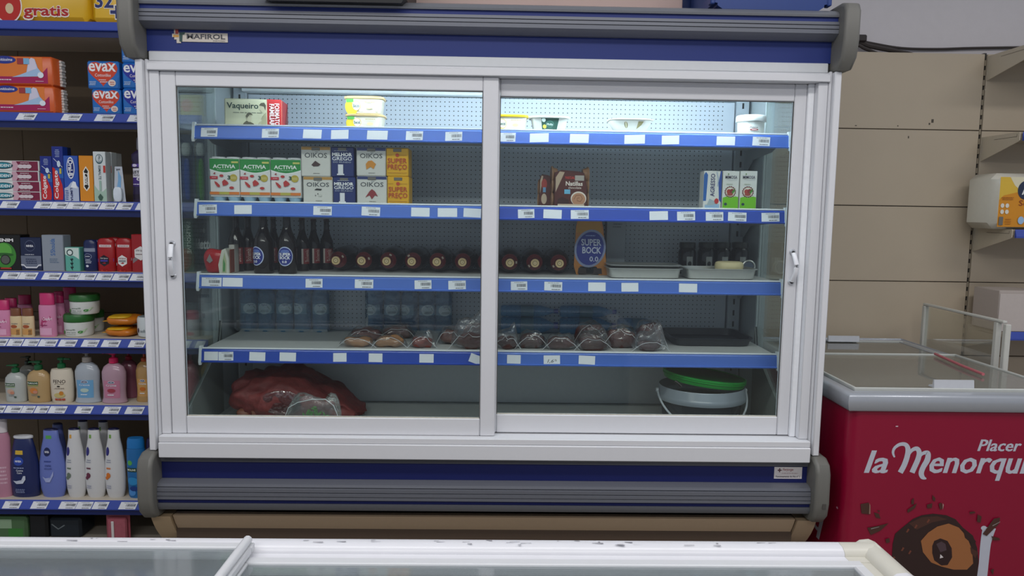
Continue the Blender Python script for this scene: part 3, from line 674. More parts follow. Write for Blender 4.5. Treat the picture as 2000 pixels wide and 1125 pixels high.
carton('cosmetic_box', 'tall red box with a white hexagon badge next to the fridge frame', 'box', slot(257, 299, 458, Yf-.003, G3), .05, '#a01c22',
    [('p', [(.05, .35), (.98, .75), (.98, .63), (.05, .23)], '#85777a'), ('p', [(.42+.32*math.cos(a), .50+.19*math.sin(a)) for a in [math.pi/6+math.pi/3*i for i in range(6)]], '#e6e4e2'), ('t', 'Old Spice', .20, .54, .64, .60, '#55343a', {'i': .3}), ('l', .20, .45, .64, .50, 1, '#77585c')], 'boxed men\'s toiletries')
carton('cosmetic_box', 'green and black box with sideways lettering seen through the side glass', 'box', slot(355, 378, 428, Yf+.04, G3), .06, '#2a5a36',
    [('t', 'PALMOLIVE', .45, .35, .8, .95, '#e6f2e2', {'rot': -90, 'b': .04}), ('r', .0, .3, .25, 1, '#27663a'), ('l', .1, .05, .8, .3, 4, '#6f8068')])
carton('cosmetic_box', 'black razor box with white lettering seen through the side glass', 'box', slot(382, 424, 428, Yf+.10, G3), .06, '#0f1210',
    [('t', 'lette', .10, .42, .80, .62, '#ffffff', {'b': .07, 'i': .15}), ('e', .4, .78, .05, .05, '#a9aeaa')])
# --- fifth shelf: lotions
LOT = [(.92, 0), (1, .03), (1, .66), (.96, .72), (.80, .73)]
def pinkb(label, x0, x1, yt, Y, caph=.27, body='#d78bb0', g='pink bottles'):
    flask('lotion_bottle', label, 'bottle', slot(x0, x1, yt, Y, G4), LOT, .04, body, ([(.84, .735), (.84, .99), (.80, 1)], '#c8326e'),
        [('p', [(.20, .42), (.35, .62), (.75, .66), (.80, .52), (.55, .48), (.40, .34), (.28, .30)], '#b2386c'), ('t', 'CreArt', .35, .52, .85, .62, '#f0d8e4', {'b': .05, 'i': .2}), ('r', .12, .06, .80, .28, '#e2a9c6'), ('l', .18, .34, .6, .40, 1, '#8f2c5c')], g, n=20)
pinkb('pink capped lotion bottle at the left edge of its shelf', -22, 17, 587, Yf)
pinkb('pink capped lotion bottle behind the small brown capped ones, nearer row', 4, 30, 583, Yf+.10)
pinkb('pink capped lotion bottle behind the small brown capped ones, far row', 30, 58, 577, Yf+.20)
pinkb('pink lotion bottle in front of its row, beside the green lidded jars', 71, 105, 573, Yf)
pinkb('pink lotion bottle second in the row beside the jars', 101, 122, 570, Yf+.07)
pinkb('pink lotion bottle at the back of the row above the jars', 118, 147, 562, Yf+.16)
for x0, x1, lb in ((16, 39, 'small cream lotion with brown cap, left of the pair'), (39, 63, 'small cream lotion with brown cap, right of the pair')):
    flask('lotion_bottle', lb, 'bottle', slot(x0, x1, 603, Yf-.002, G4), [(.94, 0), (1, .02), (1, .70), (.92, .73)], .03, '#d9c39a', ([(.86, .735), (.86, .98), (.8, 1)], '#7a4a30'),
        [('r', .1, .10, .9, .40, '#cf9a58'), ('e', .45, .5, .25, .08, '#a8542c'), ('t', 'corps', .28, .60, .75, .66, '#3c4a6c', {'i': .3}), ('l', .6, .08, .85, .35, 5, '#5d3b28')], 'small brown capped lotions', n=18)
def gjar(label, x0, x1, yt, Y, dz=0):
    sl = slot(x0, x1, yt, Y, G4+dz)
    flask('cream_jar', label, 'jar', sl, [(.84, 0), (.90, .02), (.96, .15), (.97, .62), (.90, .66)], sl[3], '#d9dcd8', ([(.97, .665), (1, .69), (1, .93), (.95, 1)], '#2c6a30'),
        [('t', 'amalfi', .30, .44, .58, .56, '#6c7c6c'), ('t', 'aloe vera', .33, .28, .60, .36, '#5c6c5c'), ('e', .72, .34, .07, .09, '#3f8a3c'), ('p', [(.66, .20), (.80, .30), (.92, .56), (.86, .56), (.70, .36)], '#b9cfae'), ('e', .22, .32, .05, .12, '#5a9a50'), ('l', .32, .14, .62, .22, 1, '#8a988a')], 'green lidded jars', lname='printed_label', span=2.6); return sl[4]
hj = gjar('white jar with green lid, bottom one of the stacked pair', 112, 167, 616, Yf)
gjar('white jar with green lid, sitting on top of the other jar', 123, 178, 577, Yf+.01, hj)
gjar('white jar with green lid, partly hidden behind the stack', 150, 191, 608, Yf+.13)
sl = slot(197, 256, 641, Yf, G4); OR = mat('#c9741c', .25, var=.25, scale=30)
for i, (nm, dz_, hb) in enumerate((('lower', 0, .048), ('upper', .049, .052))):
    t = thing('wet_wipe_pack', 'shiny orange and yellow pouch, %s of the two lying stacked' % nm, 'pouch', (sl[0]+.004*i, Yf+.08, G4+dz_), .1*i, 'orange pouches')
    b = MB(); b.blob(sl[3], .14, hb*.8, OR, amp=.012, fr=22, seed=i); b.build('pouch', t, ang=70)
    b = MB(); b.box(-sl[3]*.60, -sl[3]*.42, -.05, .05, hb*.34, hb*.38, mat('#d9a032', .3), .001); b.build('sealed_end', t)
    b = MB(); b.blob(sl[3]*.7, .09, hb*.30, mat('#d8a81e', .3, var=.2, scale=40), amp=.004, xf=Matrix.Translation((-.01, -.025, hb*.56))); b.build('yellow_print', t, ang=70)
sl = slot(257, 312, 621, Yf-.002, G4)
flask('cream_jar', 'low white open-topped cream jar beside the fridge frame', 'jar', sl, [(.80, 0), (.93, .06), (.98, .3), (.98, .9), (.92, 1)], sl[3], '#d3dada', ([(.90, .99), (.88, 1.0), (.86, 1.01)], '#8c979c'),
    [('e', .20, .35, .05, .12, '#2a2a44'), ('t', 'soft', .30, .26, .50, .42, '#6f7f84'), ('r', .55, .28, .9, .36, '#9cb9c4')], span=2.4, capname='rim')
flask('spray_can', 'white aerosol with a dark tick mark seen through the side glass', 'spray', slot(389, 412, 552, Yf+.08, G4), [(.95, 0), (1, .02), (1, .80), (.7, .9), (.7, 1)], .05, '#c3cbd0', None,
    [('t', 'rexona', .15, .72, .85, .78, '#4a5468', {'b': .03}), ('p', [(.15, .45), (.35, .40), (.75, .60), (.45, .33), (.3, .34)], '#3c465c')])
flask('shampoo_bottle', 'white bottle with a red cap seen through the side glass', 'bottle', slot(362, 386, 607, Yf+.03, G4), [(.9, 0), (1, .03), (1, .6), (.9, .66)], .04, '#c6c2c2', ([(.95, .665), (.95, .95), (.8, 1)], '#a8343a'), [('e', .4, .2, .3, .1, '#c67a80')])
# --- sixth shelf: liquid soaps
SOAP = [(.86, 0), (.94, .02), (.95, .08), (.97, .30), (1, .50), (.92, .64), (.70, .72), (.40, .765), (.30, .78)]
SOAP2 = [(.90, 0), (.98, .02), (.88, .10), (.86, .25), (.93, .50), (.92, .60), (.75, .70), (.45, .755), (.28, .77)]
def soap(label, x0, x1, yt, Y, prof, col, pc, items, sgn=-1, zc=.775, dep=.055, **k):
    flask('soap_bottle', label, 'bottle', slot(x0, x1, yt, Y, G5), prof, dep, col, None, items, 'liquid soap bottles', pump=(pc, zc, sgn), rough=.18, **k)
def palm(fruit): return [('r', .12, .56, .62, .66, '#27502c'), ('t', 'PALMOLIVE', .14, .585, .60, .635, '#dfe6dc', {'b': .05}), ('r', .12, .525, .62, .545, '#86a860'), ('e', .42, .38, .16, .085, fruit), ('e', .50, .34, .09, .05, '#c98a70'), ('l', .3, .22, .6, .28, 2, '#8d8880'), ('e', .62, .20, .05, .03, '#4c5c50')]
def udi(c, fruit): return [('r', .16, .14, .84, .58, c), ('e', .5, .535, .13, .035, '#e8ecf2'), ('e', .5, .535, .11, .027, '#1f2f66'), ('t', 'UD', .43, .522, .57, .548, '#f2f4f8', {'b': .05}), ('t', 'Crema', .30, .44, .70, .485, '#e9f2f8'), ('e', .5, .33, .16, .05, fruit), ('l', .35, .20, .65, .25, 1, '#e6edf2')]
soap('pearl white soap bottle with green pump and a green banner', 2, 44, 713, Yf, SOAP, '#b3b8b4', '#1f5c38', palm('#c8a894'), dep=.06)
soap('honey coloured soap bottle with green pump and a green banner', 45, 91, 706, Yf, SOAP, '#b79a6c', '#1f5c38', palm('#d4823c'), dep=.06)
soap('clear soap bottle with dark pump behind the two with green banners', 30, 66, 697, Yf+.12, SOAP, '#7c7f78', '#20301f', None, dep=.06)
soap('green soap bottle at the back left of the soap row', 10, 36, 712, Yf+.14, SOAP, '#6f7468', '#1f4c30', None, dep=.05)
flask('soap_bottle', 'cream flat-sided soap bottle with dark serif lettering and green pump', 'bottle', slot(91, 136, 700, Yf-.004, G5),
    [(.80, 0), (.90, .03), (.97, .15), (1, .45), (.96, .66), (.85, .74), (.45, .755), (.30, .76)], .06, '#d9cfbc', None,
    [('t', 'FENO', .28, .59, .78, .69, '#3c3028', {'b': .02}), ('t', 'de Portugal', .34, .55, .72, .58, '#5d4c3e', {'i': .2}), ('e', .5, .50, .06, .02, '#2c241e'), ('l', .3, .42, .74, .46, 2, '#7a6656'), ('e', .52, .24, .22, .07, '#c9b878'), ('e', .60, .30, .08, .06, '#c9822c'), ('r', .34, .09, .46, .15, '#b4503c'), ('r', .48, .09, .60, .15, '#b4503c'), ('r', .62, .09, .74, .15, '#b4503c')],
    'liquid soap bottles', pump=('#155c34', .76, 1), rough=.3)
soap('tall clear soap bottle with a blue label and a clear pump', 137, 189, 686, Yf-.002, SOAP2, '#aab2ba', '#a59f98', udi('#6fa6cf', '#b9cfc4'), -1, .77, .065)
soap('clear soap bottle with a rose label and a bright pink pump', 190, 241, 688, Yf-.004, SOAP2, '#b392a0', '#d4235c', udi('#c07d96', '#a23c4c'), -1, .77, .065)
soap('pink soap bottle with a red pump behind the rose labelled one', 227, 264, 683, Yf+.09, SOAP2, '#8c5565', '#a01c34', None, 1, .77, .06)
soap('amber soap bottle with an orange pump', 259, 295, 684, Yf+.03, SOAP2, '#b08c58', '#b0461c', udi('#c99a5c', '#c46c24'), 1, .77, .055)
soap('clear soap bottle with a blue label right against the fridge frame', 281, 322, 698, Yf-.004, SOAP2, '#aab2ba', '#c9c6c2', udi('#6fa6cf', '#b9cfc4'), 1, .77, .05)
soap('rosy soap bottle seen through the lower side glass', 352, 384, 690, Yf+.02, SOAP2, '#c08890', '#a83c4c', None, 1, .77, .06)
soap('amber soap bottle seen through the lower side glass', 386, 436, 690, Yf+.14, SOAP2, '#e6c468', '#c88a34', None, 1, .77, .06)
# --- seventh shelf: shower gels
def gel(label, x0, x1, yt, Y, prof, col, cap, items, dep=.05, g='shower gel bottles', **k):
    flask('shower_gel_bottle', label, 'bottle', slot(x0, x1, yt, Y, G6), prof, dep, col, cap, items, g, **k)
LADY = [(.72, 0), (.80, .02), (.94, .12), (1, .30), (.96, .50), (.78, .72), (.60, .86), (.56, .975), (.54, .978)]
CAPN = ([(.54, .979), (.52, .99), (.40, 1)], '#1f2350')
gel('pale pink gel bottle at the left edge of the bottom row', -24, 14, 820, Yf, [(.95, 0), (1, .03), (1, .75), (.8, .82)], '#b98298', ([(.78, .825), (.78, 1)], '#d9d2d6'), [('l', .3, .2, .9, .5, 5, '#d6b3c4')])
gel('navy shower gel with white oval lid and yellow sticker', 12, 70, 854, Yf, [(.84, 0), (.92, .02), (1, .25), (.95, .55), (.76, .80), (.60, .95), (.58, .955)], '#1f2a5c', ([(.60, .957), (.66, .965), (.66, .99), (.60, 1)], '#cfd2d6'),
    [('r', .26, .74, .56, .81, '#d8b23c'), ('e', .40, .63, .18, .075, '#2c49a8'), ('t', 'NIVEA', .29, .61, .51, .645, '#f0f2f8', {'b': .06}), ('l', .22, .50, .64, .53, 1, '#aab4d8'), ('t', 'Creme', .34, .455, .56, .49, '#e6eaf4'), ('t', 'Care', .37, .415, .52, .45, '#e6eaf4'),
     ('p', [(.22, .29), (.34, .24), (.54, .25), (.62, .32), (.62, .38), (.56, .38), (.50, .31), (.34, .29)], '#c9d0e0'), ('l', .28, .08, .60, .16, 3, '#8c97c0')], .055)
gel('periwinkle shower gel with navy round emblem, front one', 70, 122, 840, Yf, LADY, '#6c7cc4', CAPN,
    [('r', .28, .88, .62, .93, '#5ca858'), ('e', .40, .69, .15, .065, '#1c2656'), ('t', 'NIVEA', .31, .672, .50, .705, '#eef0f8', {'b': .06}), ('l', .26, .53, .56, .57, 1, '#3c4c94'), ('t', 'creme', .34, .47, .56, .50, '#3c4c8c'), ('t', 'smooth', .32, .43, .58, .46, '#3c4c8c'), ('p', [(.24, .32), (.36, .24), (.50, .24), (.62, .34), (.63, .41), (.52, .31), (.36, .30)], '#a9b4e0')])
gel('periwinkle shower gel standing in the row behind', 92, 126, 829, Yf+.10, LADY, '#5c6aac', CAPN, None)
def wgel(label, x0, x1, fruit, Y=Yf, yt=839, st='#7aa850'):
    gel(label, x0, x1, yt, Y, LADY, '#d6d7d8', CAPN, [('r', .22, .88, .42, .935, st), ('e', .20, .69, .13, .065, '#2c2a7c'), ('l', .16, .52, .46, .58, 2, '#9aa0b0'), ('l', .16, .42, .42, .47, 1, fruit), ('e', .30, .34, .11, .04, fruit), ('e', .22, .30, .08, .025, fruit), ('l', .16, .14, .46, .20, 2, '#a0a4bc')])
wgel('white shower gel with grey-green print, left of three in front', 122, 161, '#6c7c6c', st='#e0a84c')
wgel('white shower gel with a purple flower, middle of three in front', 160, 200, '#6c3048')
wgel('white shower gel with an orange flower, right of three in front', 199, 239, '#d8782c')
wgel('white shower gel in the row behind, left one', 142, 175, '#8c8c8c', Yf+.10, 823)
wgel('white shower gel in the row behind, right one', 183, 214, '#8c8c8c', Yf+.10, 824)
gel('bright blue shower gel with green logo', 243, 280, 858, Yf, [(.80, 0), (.90, .03), (1, .5), (.98, .8), (.92, .83)], '#1f6cac', ([(.92, .834), (.90, .95), (.80, 1)], '#1c78c0'),
    [('e', .28, .72, .14, .05, '#5cb050'), ('r', .10, .54, .62, .62, '#1c4030'), ('t', 'MOLIVE', .14, .56, .58, .60, '#e6ecd8', {'b': .05}), ('e', .4, .35, .3, .08, '#2c8cc8'), ('e', .35, .12, .2, .07, '#4c90d4'), ('e', .45, .20, .2, .05, '#163c84')])
gel('dark violet shower gel half hidden by the fridge', 281, 318, 859, Yf, [(.80, 0), (.90, .03), (1, .5), (.98, .8), (.92, .83)], '#2a1c48', ([(.92, .834), (.90, .95), (.80, 1)], '#221440'),
    [('e', .30, .86, .12, .03, '#a87cc8'), ('t', 'MOL', .14, .58, .4, .62, '#d6cce6', {'b': .05}), ('e', .3, .4, .16, .12, '#6c4c8c'), ('l', .12, .1, .5, .3, 4, '#a99cc8')])
# --- below the bottom shelf
t = thing('razor_blister', 'pink razor blister pack under the bottom shelf', 'razor', (0, 0, 0)); sl = slot(206, 252, 1000, .465, 0.0); w, h = sl[3], sl[4]
t.location = (sl[0], .475, 0)
b = MB(); b.box(-w/2, w/2, 0, .004, 0, h, mat('#9c4c58', .4)); b.build('backing_card', t)
b = MB(); b.box(-w*.42, w*.42, -.016, -.0005, .004, h*.8, mat('#a85a66', .2, var=.2), .006); b.build('blister', t)
b = MB(); b.box(-w*.22, -w*.10, -.020, -.0165, .01, h*.7, mat('#d8d4d2', .4), .002); b.build('razor_handle', t)
for i, (x0, x1, yt, c, lb, it) in enumerate(((-20, 52, 1010, '#4c6c48', 'pale green pack on the floor under the shelf', [('r', .1, .5, .6, .9, '#8ca888'), ('r', .5, .1, .9, .5, '#3c7c38')]), (55, 92, 1004, '#15171a', 'black pack under the bottom shelf, left', None), (95, 158, 1012, '#1c242c', 'black pack with a pale tick under the bottom shelf', [('s', [(.1, .7), (.3, .45), (.5, .65)], .05, '#6c7478')]))):
    carton('floor_pack', lb, 'pack', slot(x0, x1, yt, .47+.01*i, 0), .12, c, it, bev=.01)
# ================================================================ things inside the fridge
Z1, Z2, Z3, Z4 = [z+.0004 for z in LEV]; Z5 = .6034
FILM = clear((.97, .975, .98), gloss=.14, rough=.10, bump=.9, scale=45, body='#c8ccd2', bodyfac=.05)
# --- top shelf
sl = slot(437, 546, 193, .22, Z1); w, h, d = sl[3], sl[4], .11
t = thing('margarine_pack', 'cream and red family size margarine pack on the top shelf', 'pack', (sl[0], .22+d/2, Z1), .10)
b = MB(); b.box(-w/2, w/2, -d/2, d/2, 0, h, mat('#cfcfae', .45, var=.03), .004); b.build('carton', t)
MAN = '#5c5a48'
q = MB(); decal(q, [('r', .745, .0, 1, 1, '#c22c2c'), ('t', 'Vaqueiro', .045, .60, .595, .86, '#20403c', {'b': .04}), ('l', .08, .50, .68, .54, 1, '#5c6458'),
    ('p', [(.30, .02), (.33, .16), (.38, .24), (.43, .22), (.50, .16), (.56, .02)], MAN), ('e', .43, .34, .045, .14, '#c9c4a4'), ('p', [(.37, .40), (.40, .50), (.46, .52), (.50, .44), (.44, .45), (.395, .34)], MAN),
    ('p', [(.56, .03), (.60, .20), (.68, .26), (.74, .02)], '#b9b594'), ('e', .665, .70, .045, .14, '#c9c4a4'), ('p', [(.61, .78), (.64, .86), (.70, .88), (.73, .78), (.72, .60), (.69, .74)], MAN), ('p', [(.64, .06), (.66, .40), (.73, .55), (.74, .06)], '#a9a684'),
    ('t', 'FORMATO', .88, .10, .965, .86, '#f1e6e0', {'rot': -90, 'b': .06}), ('t', 'FAMILIAR', .79, .08, .875, .84, '#f1e6e0', {'rot': -90, 'b': .06})], face_fn(w, d, h)); q.build('printed_front', t, smooth=False)
q = MB(); q.prism([(-d/2+.004, .004), (d/2-.004, .004), (d/2-.004, h-.004), (-d/2+.004, h-.004)], 'x', w/2, w/2+.003, mat('#b3262a', .45)); q.prism([(-d*.1, .004), (d/2-.004, .004), (d/2-.004, h-.004), (d*.2, h*.6)], 'x', w/2+.003, w/2+.005, mat('#7c1c20', .45)); q.build('folded_end', t, smooth=False)
def tub(name, label, x0, x1, yt, Y, dz, body, lid, items, prof=None, sy_=.75, g=None, lidh=.16, pw=2.2):
    sl = slot(x0, x1, yt, Y, Z1+dz); w, h = sl[3], sl[4]
    prof = prof or [(.78, 0), (.84, .05), (.94, 1-lidh)]
    t = thing(name, label, 'tub', (sl[0], Y+w*sy_/2, Z1+dz), 0, g)
    def rr(prof, m, b):
        n = 32; vs = []
        for r, z in prof:
            for k in range(n):
                a = 2*math.pi*k/n; c, s = math.cos(a), math.sin(a); e = .45
                vs.append((math.copysign(abs(c)**e, c)*r*w/2, math.copysign(abs(s)**e, s)*r*w/2*sy_, z*h))
        fs = [[j*n+k, j*n+(k+1) % n, (j+1)*n+(k+1) % n, (j+1)*n+k] for j in range(len(prof)-1) for k in range(n)]+[list(range(n))[::-1], [(len(prof)-1)*n+k for k in range(n)]]
        b.add(vs, fs, m)
    b = MB(); rr(prof, mat(body, .35, var=.02), b); b.build('body', t)
    b = MB(); rr([(.98, 1-lidh+.003), (1, 1-lidh+.03), (1, .98), (.95, 1)], mat(lid, .35, var=.02), b); b.build('lid', t)
    if items:
        r0, r1 = prof[-2][0], prof[-1][0]; z0, z1 = prof[-2][1], prof[-1][1]
        def fn(u, v, e):
            z = z0+(z1-z0)*v; r = r0+(r1-r0)*v
            return (-r*w/2*.9+u*w*r*.9, -(r*w/2*sy_)*(1.-.10*abs(2*u-1)**5)-e-.0004, z*h)
        q = MB(); decal(q, items, fn, nseg=12); q.build('printed_label', t, smooth=False)
    return h
BEC = [('e', .12, .35, .2, .55, '#e8cf3c'), ('p', [(.15, .95), (.2, .4), (.4, .1), (.95, .1), (1, .95)], '#eef0ee'), ('r', .0, .74, .22, .98, '#5cae4c'), ('e', .29, .5, .13, .36, '#e0bf5c'), ('e', .29, .5, .115, .31, '#f4f2ea'), ('t', 'Becel', .195, .38, .385, .64, '#3c5a50', {'b': .04}), ('l', .5, .72, .86, .84, 1, '#b9a86c'), ('e', .7, .4, .10, .12, '#e8dca0')]
hb = tub('margarine_tub', 'oval yellow-white spread tub, lower of the stacked two', 671, 749, 222, .20, 0, '#dcd6c4', '#c9ae7c', BEC, g='stacked spread tubs')
tub('margarine_tub', 'oval yellow-white spread tub, upper of the stacked two', 669, 748, 187, .20, hb+.0005, '#dcd6c4', '#c9ae7c', BEC, g='stacked spread tubs')
tub('margarine_tub', 'spread tub with a bright yellow lid, right of the middle door stile', 956, 1033, 223, .18, 0, '#e6e2d2', '#e2c22c', BEC)
tub('cream_cheese_tub', 'white tub with a dark green label on the top shelf', 1034, 1114, 226, .18, 0, '#dcdcd6', '#dcdad2',
    [('p', [(.24, -.05), (.24, 1), (.78, 1), (.74, -.05)], '#1f4c40'), ('e', .50, .55, .13, .26, '#5c8078'), ('e', .50, .55, .115, .22, '#23584a'), ('t', 'Philia', .40, .45, .60, .62, '#dfe8e2', {'i': .2}), ('e', .33, .36, .06, .15, '#d8c84c'), ('e', .31, .86, .06, .16, '#b9ccc4'), ('l', .34, .10, .66, .18, 1, '#b9ccc4')], prof=[(.72, 0), (.76, .05), (.90, .86)], lidh=.13)
tub('cheese_tub', 'white bowl shaped tub with small gold marks, alone on the top shelf', 1191, 1280, 231, .17, 0, '#e6e6e0', '#dcd8cc',
    [('e', .32, .60, .05, .28, '#7c7440'), ('e', .32, .60, .02, .28, '#e6e2c4'), ('p', [(.66, .9), (.80, .9), (.78, .6), (.66, .25)], '#8c8454')], prof=[(.45, 0), (.62, .10), (.95, .88)], lidh=.10)
sl = slot(1447, 1505, 223, .17, Z1)
flask('yoghurt_bucket_tub', 'round white bucket with a small red oval logo at the right end', 'tub', sl, [(.82, 0), (.86, .03), (.90, .66), (.90, .68)], sl[3], '#d8dcd8', ([(.99, .685), (1, .70), (1, .93), (.94, 1)], '#dfe2e0'),
    [('t', 'Nata', .33, .52, .6, .62, '#5c4c4c', {'i': .3}), ('e', .48, .40, .14, .07, '#9c2c30'), ('e', .48, .40, .09, .03, '#f0e6e4'), ('l', .3, .22, .66, .28, 1, '#7c7878')], span=2.3, capname='lid')
# --- second shelf: yoghurts
def activia(label, x0, x1, yt):
    sl = slot(x0, x1, yt, .185, Z2); w, h = sl[3]-.001, sl[4]; d = .10
    t = thing('yoghurt_multipack', label, 'yoghurt', (sl[0], .185+d/2, Z2), 0, 'strawberry yoghurt multipacks')
    b = MB(); b.box(-w/2, w/2, -d/2, d/2, h*.12, h*.965, mat('#dfdfde', .4, var=.02), .002); b.build('sleeve', t)
    for r in range(2):
        for c in range(2):
            k = MB(); x = (-.25+.5*c)*w; y = (-.25+.5*r)*d
            k.lathe([(.019, 0), (.022, h*.06), (.0262, h*.119)], mat('#9fc4dc', .3, var=.04), 16, xf=Matrix.Translation((x, y, 0))); k.build('cup', t)
            k = MB(); k.lathe([(.026, h*.966), (.027, h*.975), (.027, h*.995), (.025, h)], mat('#d9dde0', .3), 16, xf=Matrix.Translation((x, y, 0))); k.build('cup_lid', t)
    arc = [(u, .615+.09*abs(2*u-1)**1.6) for u in [i/12 for i in range(13)]]
    ST = '#b83230'
    it = [('p', [(u, v-.035) for u, v in arc]+[(1, .82), (0, .82)], '#e6ecea'), ('p', arc+[(1, .985), (0, .985)], '#1f8a3c'), ('t', 'ACTIVIA', .11, .725, .87, .83, '#f2f6f2', {'b': .05}), ('l', .2, .675, .78, .70, 1, '#b9dcc0'), ('r', .74, .87, .97, .92, '#c9c86c'),
          ('e', .80, .465, .13, .10, '#b9a63c'), ('l', .70, .43, .90, .50, 3, '#e6dc9c'), ('t', '3', .60, .42, .70, .53, '#1f4c34', {'b': .06}), ('r', .0, .425, .27, .505, '#c22838'), ('l', .05, .45, .23, .485, 1, '#f0ccd0'),
          ('e', .40, .52, .07, .035, ST), ('p', [(.12, .57), (.19, .62), (.20, .56)], '#9c2c34'), ('p', [(.42, .36), (.50, .42), (.60, .36), (.64, .31), (.56, .26), (.44, .24)], ST), ('p', [(.16, .37), (.24, .34), (.34, .26), (.34, .20), (.26, .21), (.18, .30)], ST), ('e', .74, .19, .08, .035, ST),
          ('r', 0, .0, 1, .075, '#d9792c'), ('r', .32, .0, .66, .075, '#b9b04c')]
    q = MB(); decal(q, it, lambda u, v, e: (-w/2+u*w, -d/2-e, h*.17+v*h*.795)); q.build('printed_front', t, smooth=False)
activia('green and white strawberry yoghurt pack, leftmost of three', 410, 468, 306)
activia('green and white strawberry yoghurt pack, middle of three', 469, 528, 307)
activia('green and white strawberry yoghurt pack, rightmost of three', 529, 588, 308)
def oikos(label, x0, x1, xm, yt, dz, top, flav, right):
    sl = slot(x0, x1, yt, .19, Z2+dz); w, h = sl[3], sl[4]; d = .11; r = (xm-x0)/(x1-x0)
    t = thing('yoghurt_multipack', label, 'yoghurt', (sl[0], .19+d/2, Z2+dz), 0, 'greek yoghurt multipacks')
    b = MB(); b.box(-w/2, -w/2+w*r-.001, -d/2, d/2, 0, h-.0006, mat('#d3d3cd', .35, var=.02), .003); b.build('white_sleeve', t)
    b = MB(); b.box(-w/2+w*r+.001, w/2, -d/2, d/2, 0, h-.0006, mat('#e2ac12' if right == 'y' else '#1f2f6c', .35, var=.03), .003); b.build('coloured_sleeve', t)
    for c in (.25*r*2, r+(1-r)/2):
        k = MB(); x = -w/2+w*c; k.box(x-.016, x+.016, -d/2-.0022, -d/2-.0004, h-.016, h-.004, mat('#6c6a64', .4, var=.1), .0008); k.build('cup_rim', t)
    it = [('r', .01, .88, r-.01, .985, top), ('t', 'OIKOS', .07, .62, r-.07, .78, '#4c5054'), ('s', [(r*.48, .815), (r*.58, .815)], .012, '#4c5054'), ('l', r*.4, .08, r*.65, .13, 1, '#8c8c88')]
    if flav == 'coffee': it += [('p', [(r*.35, .38), (r*.48, .52), (r*.66, .40), (r*.58, .34), (r*.42, .33)], '#4a3434')]
    elif flav == 'vanilla': it += [('p', [(r*.38, .50), (r*.46, .56), (r*.64, .54), (r*.60, .49)], '#22221f'), ('e', r*.5, .36, .01, .02, '#3c3c38'), ('e', r*.42, .30, .01, .02, '#3c3c38'), ('e', r*.58, .31, .03, .05, '#c9c9c2')]
    elif flav == 'orange': it += [('p', [(r*.32, .42), (r*.40, .52), (r*.52, .54), (r*.66, .42), (r*.58, .24), (r*.48, .32), (r*.34, .22)], '#d08a2c')]
    else: it += [('p', [(r*.28, .24), (r*.42, .46), (r*.50, .54), (r*.60, .46), (r*.70, .28), (r*.60, .32), (r*.5, .18), (r*.42, .32)], '#8c3034')]
    if right == 'y':
        it += [('e', r+(1-r)*.5, .74, .035, .06, '#c0421c'), ('s', [(r+.02, .74), (r+.12, .74)], .010, '#a86414'), ('s', [(r+.24, .74), (1-.03, .74)], .010, '#a86414'), ('t', 'SUPER', r+.03, .46, .97, .63, '#b8401c', {'b': .03}), ('t', 'PRE\u00c7O', r+.03, .20, .97, .42, '#b8401c', {'b': .03}), ('s', [(r+.03, .12), (.97, .12)], .012, '#a86414')]
    else:
        it += [('t', 'MELHOR', r+.03, .68, .97, .80, '#f0f2f6', {'b': .09}), ('t', 'GREGO', r+.03, .54, .97, .66, '#e6eaf2', {'b': .03}), ('t', 'DO MUNDO', r+.05, .46, .95, .51, '#aab4cc', {'b': .03}), ('t', '1', r+.14, .07, .80, .41, '#dfe2e8', {'b': .10}), ('r', r+.12, .055, .82, .10, '#dfe2e8'), ('l', r+.06, .84, .9, .88, 1, '#aab4cc')]
    q = MB(); decal(q, it, lambda u, v, e: (-w/2+u*w, -d/2-.0004-e, v*h)); q.build('printed_front', t, smooth=False); return h
GO = '#b98c44'; NB = '#2a3870'
h1 = oikos('greek yoghurt pack with a dark vanilla picture and navy end, lower left', 592, 694, 650, 345, 0, GO, 'vanilla', 'n')
oikos('greek yoghurt pack with a brown coffee picture and navy end, upper left', 588, 691, 646, 286, h1, GO, 'coffee', 'n')
h2 = oikos('greek yoghurt pack with a red fruit picture and yellow end, lower right', 697, 799, 756, 344, 0, NB, 'red', 'y')
oikos('greek yoghurt pack with an orange fruit picture and yellow end, upper right', 696, 798, 754, 288, h2, NB, 'orange', 'y')
